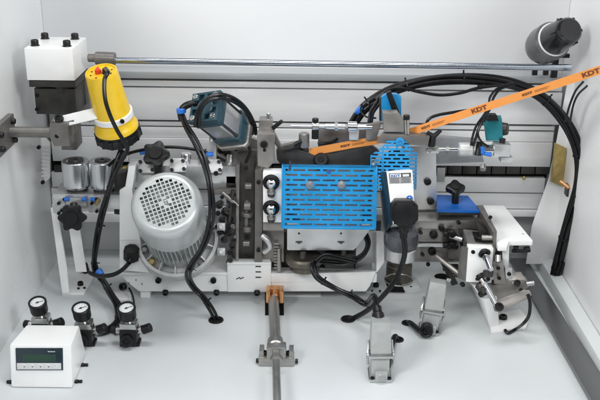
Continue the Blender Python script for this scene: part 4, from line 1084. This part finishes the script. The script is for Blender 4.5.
tc1, F1 = conn('front grey metal connector hood standing on the floor right of the shaft', fl(380.5,382,0), 0.95, -.02, 0)
tc2, F2 = conn('rear grey metal connector hood leaning right beside the clamp head', fl(429,335,0), 0.92, .12, -6)
# cable gland in front of rear connector
q = F2.p(-8,14,10)
build('side_gland', MB().cyl(F2.p(-6,14,0), F2.p(-8,13,16), 12, 12).torus(F2.p(-8,13,16), F2.N, 10, 3), M['black'], tc2)
build('top_gland', MB().cyl(F1.p(-2,98,-32), F1.p(-3,109,-42), 12, 10).cyl(F1.p(-3,108,-41), F1.p(-4,116,-52), 8), M['black'], tc1)

# ================================================================== CABLES
bundle('cable_bundle', 'thick black cable bundle arching over the beam and down the right wall',
  [(352,126,1690),(362,110,1690),(378,98,1690),(400,88,1690),(432,80.5,1690),(468,78.5,1690),(505,82.5,1690),(535,93,1685),(556,110,1680),(571,132,1670),(579,158,1660),(579,185,1655),(572,212,1655),(564,238,1660),(558,262,1670),(554,284,1685)], 6, 3.9, 3.5, ties=(.1,.22,.33,.5,.66,.76,.87,.95))
bundle('loose_cable', 'thin black cable sagging below the thick cable arch', [(376,99,1680),(388,90,1680),(402,88,1680),(420,92,1680),(440,95,1680),(460,93,1680),(478,88,1680),(500,85,1680)], 1, 3.0)
build('cable_clip', MB().cyl(at(480,89,1674), at(480,85,1674), 5), M['black'], loc=at(480,89,1674)); tag(C.objects[-1] if False else bpy.data.objects['cable_clip'], 'small black clip on the thin cable below the arch', 'clip')
bundle('hose', 'black hose curving down from the arch to the blue hose clip near the solenoid', [(514,84,1660),(500,88,1650),(492,97,1640),(490,106,1620),(485,115,1600),(478,126,1575),(474,138,1550),(472,146,1545)], 2, 2.4, 2.5)
bundle('hose', 'thin black hose looping around the turquoise solenoid', [(493,117,1560),(484,121,1560),(478,132,1556),(481,141,1552),(489,147,1545)], 1, 2.2)
bundle('hose', 'black hose emerging behind the orange band left of its large print', [(425,127,1630),(429,119,1630),(438,115,1630),(455,112,1630),(475,109,1640),(490,104,1650)], 1, 3.4)
bundle('cable_pair', 'two thin black cables dropping from the band to the arch near the right wall', [(585,84,1560),(577,92,1600),(572,104,1620),(568,122,1640)], 2, 2.2, 4)
bundle('hose', 'black hose descending from the blue collar to the rod of the chrome cylinder', [(380,98,1650),(376,106,1640),(372,113,1620),(370,122,1600)], 2, 3, 2.6)
bundle('loose_cable', 'thin cable bent between chrome cylinder and blue upright plate', [(362,104,1660),(361,112,1650),(367,117,1640),(376,118,1630)], 1, 1.8)
build('hose_collar', MB().cyl(at(357,109,1680), at(360,111.5,1680), 9), M['bclip'], loc=at(358,112,1680)); tag(bpy.data.objects['hose_collar.001'] if 'hose_collar.001' in bpy.data.objects else bpy.data.objects['hose_collar'], 'small blue collar around the lower left end of the cable arch', 'collar')
bundle('hose', 'black hose bent down behind the chrome cylinder to the orange band', [(352,126,1690),(342,134,1660),(334,141,1625),(326,143,1610),(318,143,1605)], 1, 3.6)
# motor hanging bundle
bundle('cable_bundle', 'black cable bundle hanging down over the right side of the grey motor into the floor',
  [(182,116,1536),(187,127,1510),(196,143,1480),(204,162,1450),(210,186,1430),(212,208,1425),(209,230,1428),(201,250,1440),(193,263,1460),(188,275,1490),(193,287,1525),(203,297,1525),(211,309,1522),(216,319.5,1518),(216.5,323,1524)], 4, 3.0, 3.0, ties=(.18,.42,.6,.82))
bundle('motor_cable', 'black cables arching over the dark teal motor cap', [(197,127,1500),(199,112,1495),(206,101,1500),(219,96,1510),(234,100,1530),(246,110,1560),(253,124,1590),(254,134,1610)], 2, 3.2, 2.6)
# left group
bundle('power_cable', 'black cable running from the top of the yellow motor down past the rollers',
  [FT.p(9,-3,8), at(108,72,1490), at(104.5,80,1480), at(105,98,1470), at(110,115,1470), at(117,130,1480), at(123,140,1500), at(127,150,1510), at(120,164,1520), at(113,180,1530), at(108,196,1535)], 1, 3.4)
bundle('cable_bundle', 'black cable bundle hanging between silver rollers and grey motor bracket',
  [(122,150,1570),(117,163,1560),(112,180,1550),(106,200,1550),(100,222,1555),(96,245,1565),(94,265,1585),(97,274,1600)], 4, 3.0, 2.8, ties=(.35,.6,.85))
bundle('air_hose', 'thin black hose arching over the star knob behind the grey motor', [(108,166,1570),(118,158,1580),(130,153,1585),(145,149.5,1590),(165,147,1590),(185,148,1590),(205,152,1590),(225,161,1600)], 1, 3)
bundle('motor_lead', 'black cable drooping left from the cable gland of the grey motor', [(129,263,1535),(122,270,1540),(112,275,1545),(98,276,1560),(90,273,1575)], 1, 4.2)
bundle('cable_bundle', 'black hose bundle spreading over the floor between tray and regulators',
  [(94,262,1590),(97,273,1590),(104,283,1580),(111,294,1560),(117,306,1530),(118,318,1500),(112,327,1470),(103,331,1455),(96,330,1450)], 4, 3.0, 3.0, ties=(.3,.62))
bundle('air_hose', 'black hose lying on the floor toward the rightmost regulator', [(105,284,1590),(112,296,1565),(120,306,1530),(125,316,1495),(122,327,1465),(114,331,1450)], 2, 3, 3)
bundle('air_hose', 'thin black wire dropping from tray foot to the rightmost gauge', [(129,288,1600),(132,294,1585),(134,303,1560),(133,313,1530)], 1, 1.8)
t = build('hose_collar', MB().cyl(at(98,271,1572), at(102,275,1566), 8, 6), M['bclip'], loc=at(100,275,1570)); tag(t, 'small blue hose fitting on the cable bundle at left of the tray', 'fitting')
t = build('cable_anchor', MB().cyl(fl(86,272,4), fl(86,272,4)+V3((0,-8,22)), 8, 7), M['black'], loc=fl(86,272,0)); tag(t, 'round black anchor nut at the foot of the roller column', 'anchor')
# middle
bundle('cable_bundle', 'black cable bundle looping out of the tray to the front grey connector',
  [(364,232,1560),(368,244,1555),(362,256,1560),(345,263,1565),(328,262,1560),(317,261,1545),(313,267,1530),(318,278,1520),(334,289,1515),(352,297,1500),(366,304,1480),(375,314,1440),F1.p(-3,112,-49)] if False else
  [at(364,232,1560),at(368,244,1555),at(362,256,1560),at(345,263,1565),at(328,262,1560),at(317,261,1545),at(313,267,1530),at(318,278,1520),at(334,288,1515),at(352,296,1495),at(366,304,1460),F1.p(-7,124,-80),F1.p(-4,116,-50)], 4, 2.8, 2.7, ties=(.5,.62,.74,.85))
bundle('loose_cable', 'grey cable loop tucked against the bundle in the tray recess', [(357,262,1555),(340,258,1550),(325,256,1540),(316,262,1532)], 2, 2.4, 2.4)
bundle('power_cable', 'thick black cable from the eight sided plug down to a floor hole', [at(403.5,236,1463),at(405,250,1460),at(402,265,1462),at(394,282,1475),at(382,297,1490),at(368,310,1505),fl(356,317,6),fl(348,320,-4)], 1, 4.6)
bundle('power_cable', 'short black cable linking the rear connector gland and its floor hole', [fl(407,323.5,-3),fl(410,323,8),fl(415,327,9),fl(420,331,10),F2.p(-8,13,17)], 1, 5.4)
bundle('power_cable', 'short black cable stub between front connector and floor hole', [fl(398,340,-3),fl(394,338,8),F1.p(14,20,-20)], 1, 5)
bundle('sensor_wire', 'black wire hanging from the lever of the clamp head to the floor', [at(528,294,1445),at(530,303,1440),at(529,315,1440),at(524,323,1435),fl(516,329,6),fl(508,333,4),fl(505,330,6)], 1, 3)
bundle('fan_cable', 'black wires coming down the right wall behind the floor rail', [(562,262,1660),(558,275,1665),(553,288,1680),(548,296,1690)], 2, 3.4, 3)

# ================================================================== LIGHTING
w = bpy.data.worlds.new('World'); scene.world = w; w.use_nodes = True
bg = w.node_tree.nodes['Background']; bg.inputs[0].default_value = (.95,.975,1,1); bg.inputs[1].default_value = .11
def area(name, loc, target, sx, sy, power, col=(1,1,1)):
    l = bpy.data.lights.new(name, 'AREA'); l.shape = 'RECTANGLE'; l.size = sx; l.size_y = sy; l.energy = power; l.color = col
    o = bpy.data.objects.new(name, l); C.objects.link(o); o.location = loc
    o.rotation_euler = (V3(target)-V3(loc)).to_track_quat('-Z','Y').to_euler(); return o
area('softbox_left', (-1.25,-.1,1.55), (0,1.6,.1), .7, .6, 38, (1,.99,.98))
area('softbox_right', (1.2,.1,1.35), (0,1.6,.15), .6, .6, 20, (.97,.985,1))
area('softbox_top', (0,1.3,2.1), (0,1.5,0), 1.1, .45, 18)
area('softbox_front', (.1,-.35,1.5), (0,1.6,.1), .9, .4, 10)

# ================================================================== CAMERA
cam = bpy.data.cameras.new('camera'); co = bpy.data.objects.new('camera', cam); C.objects.link(co)
cam.sensor_width = 36; cam.lens = FPX/600*36; cam.clip_start = .01; cam.clip_end = 50
co.matrix_world = Matrix(((rgt.x,upv.x,-fwd.x,0),(rgt.y,upv.y,-fwd.y,0),(rgt.z,upv.z,-fwd.z,HC*MM),(0,0,0,1)))
cam.dof.use_dof = False
scene.camera = co
scene.render.resolution_x = 1024; scene.render.resolution_y = 683
scene.view_settings.view_transform = 'Standard'; scene.view_settings.look = 'None'
scene.view_settings.exposure = 0.12; scene.view_settings.gamma = 1
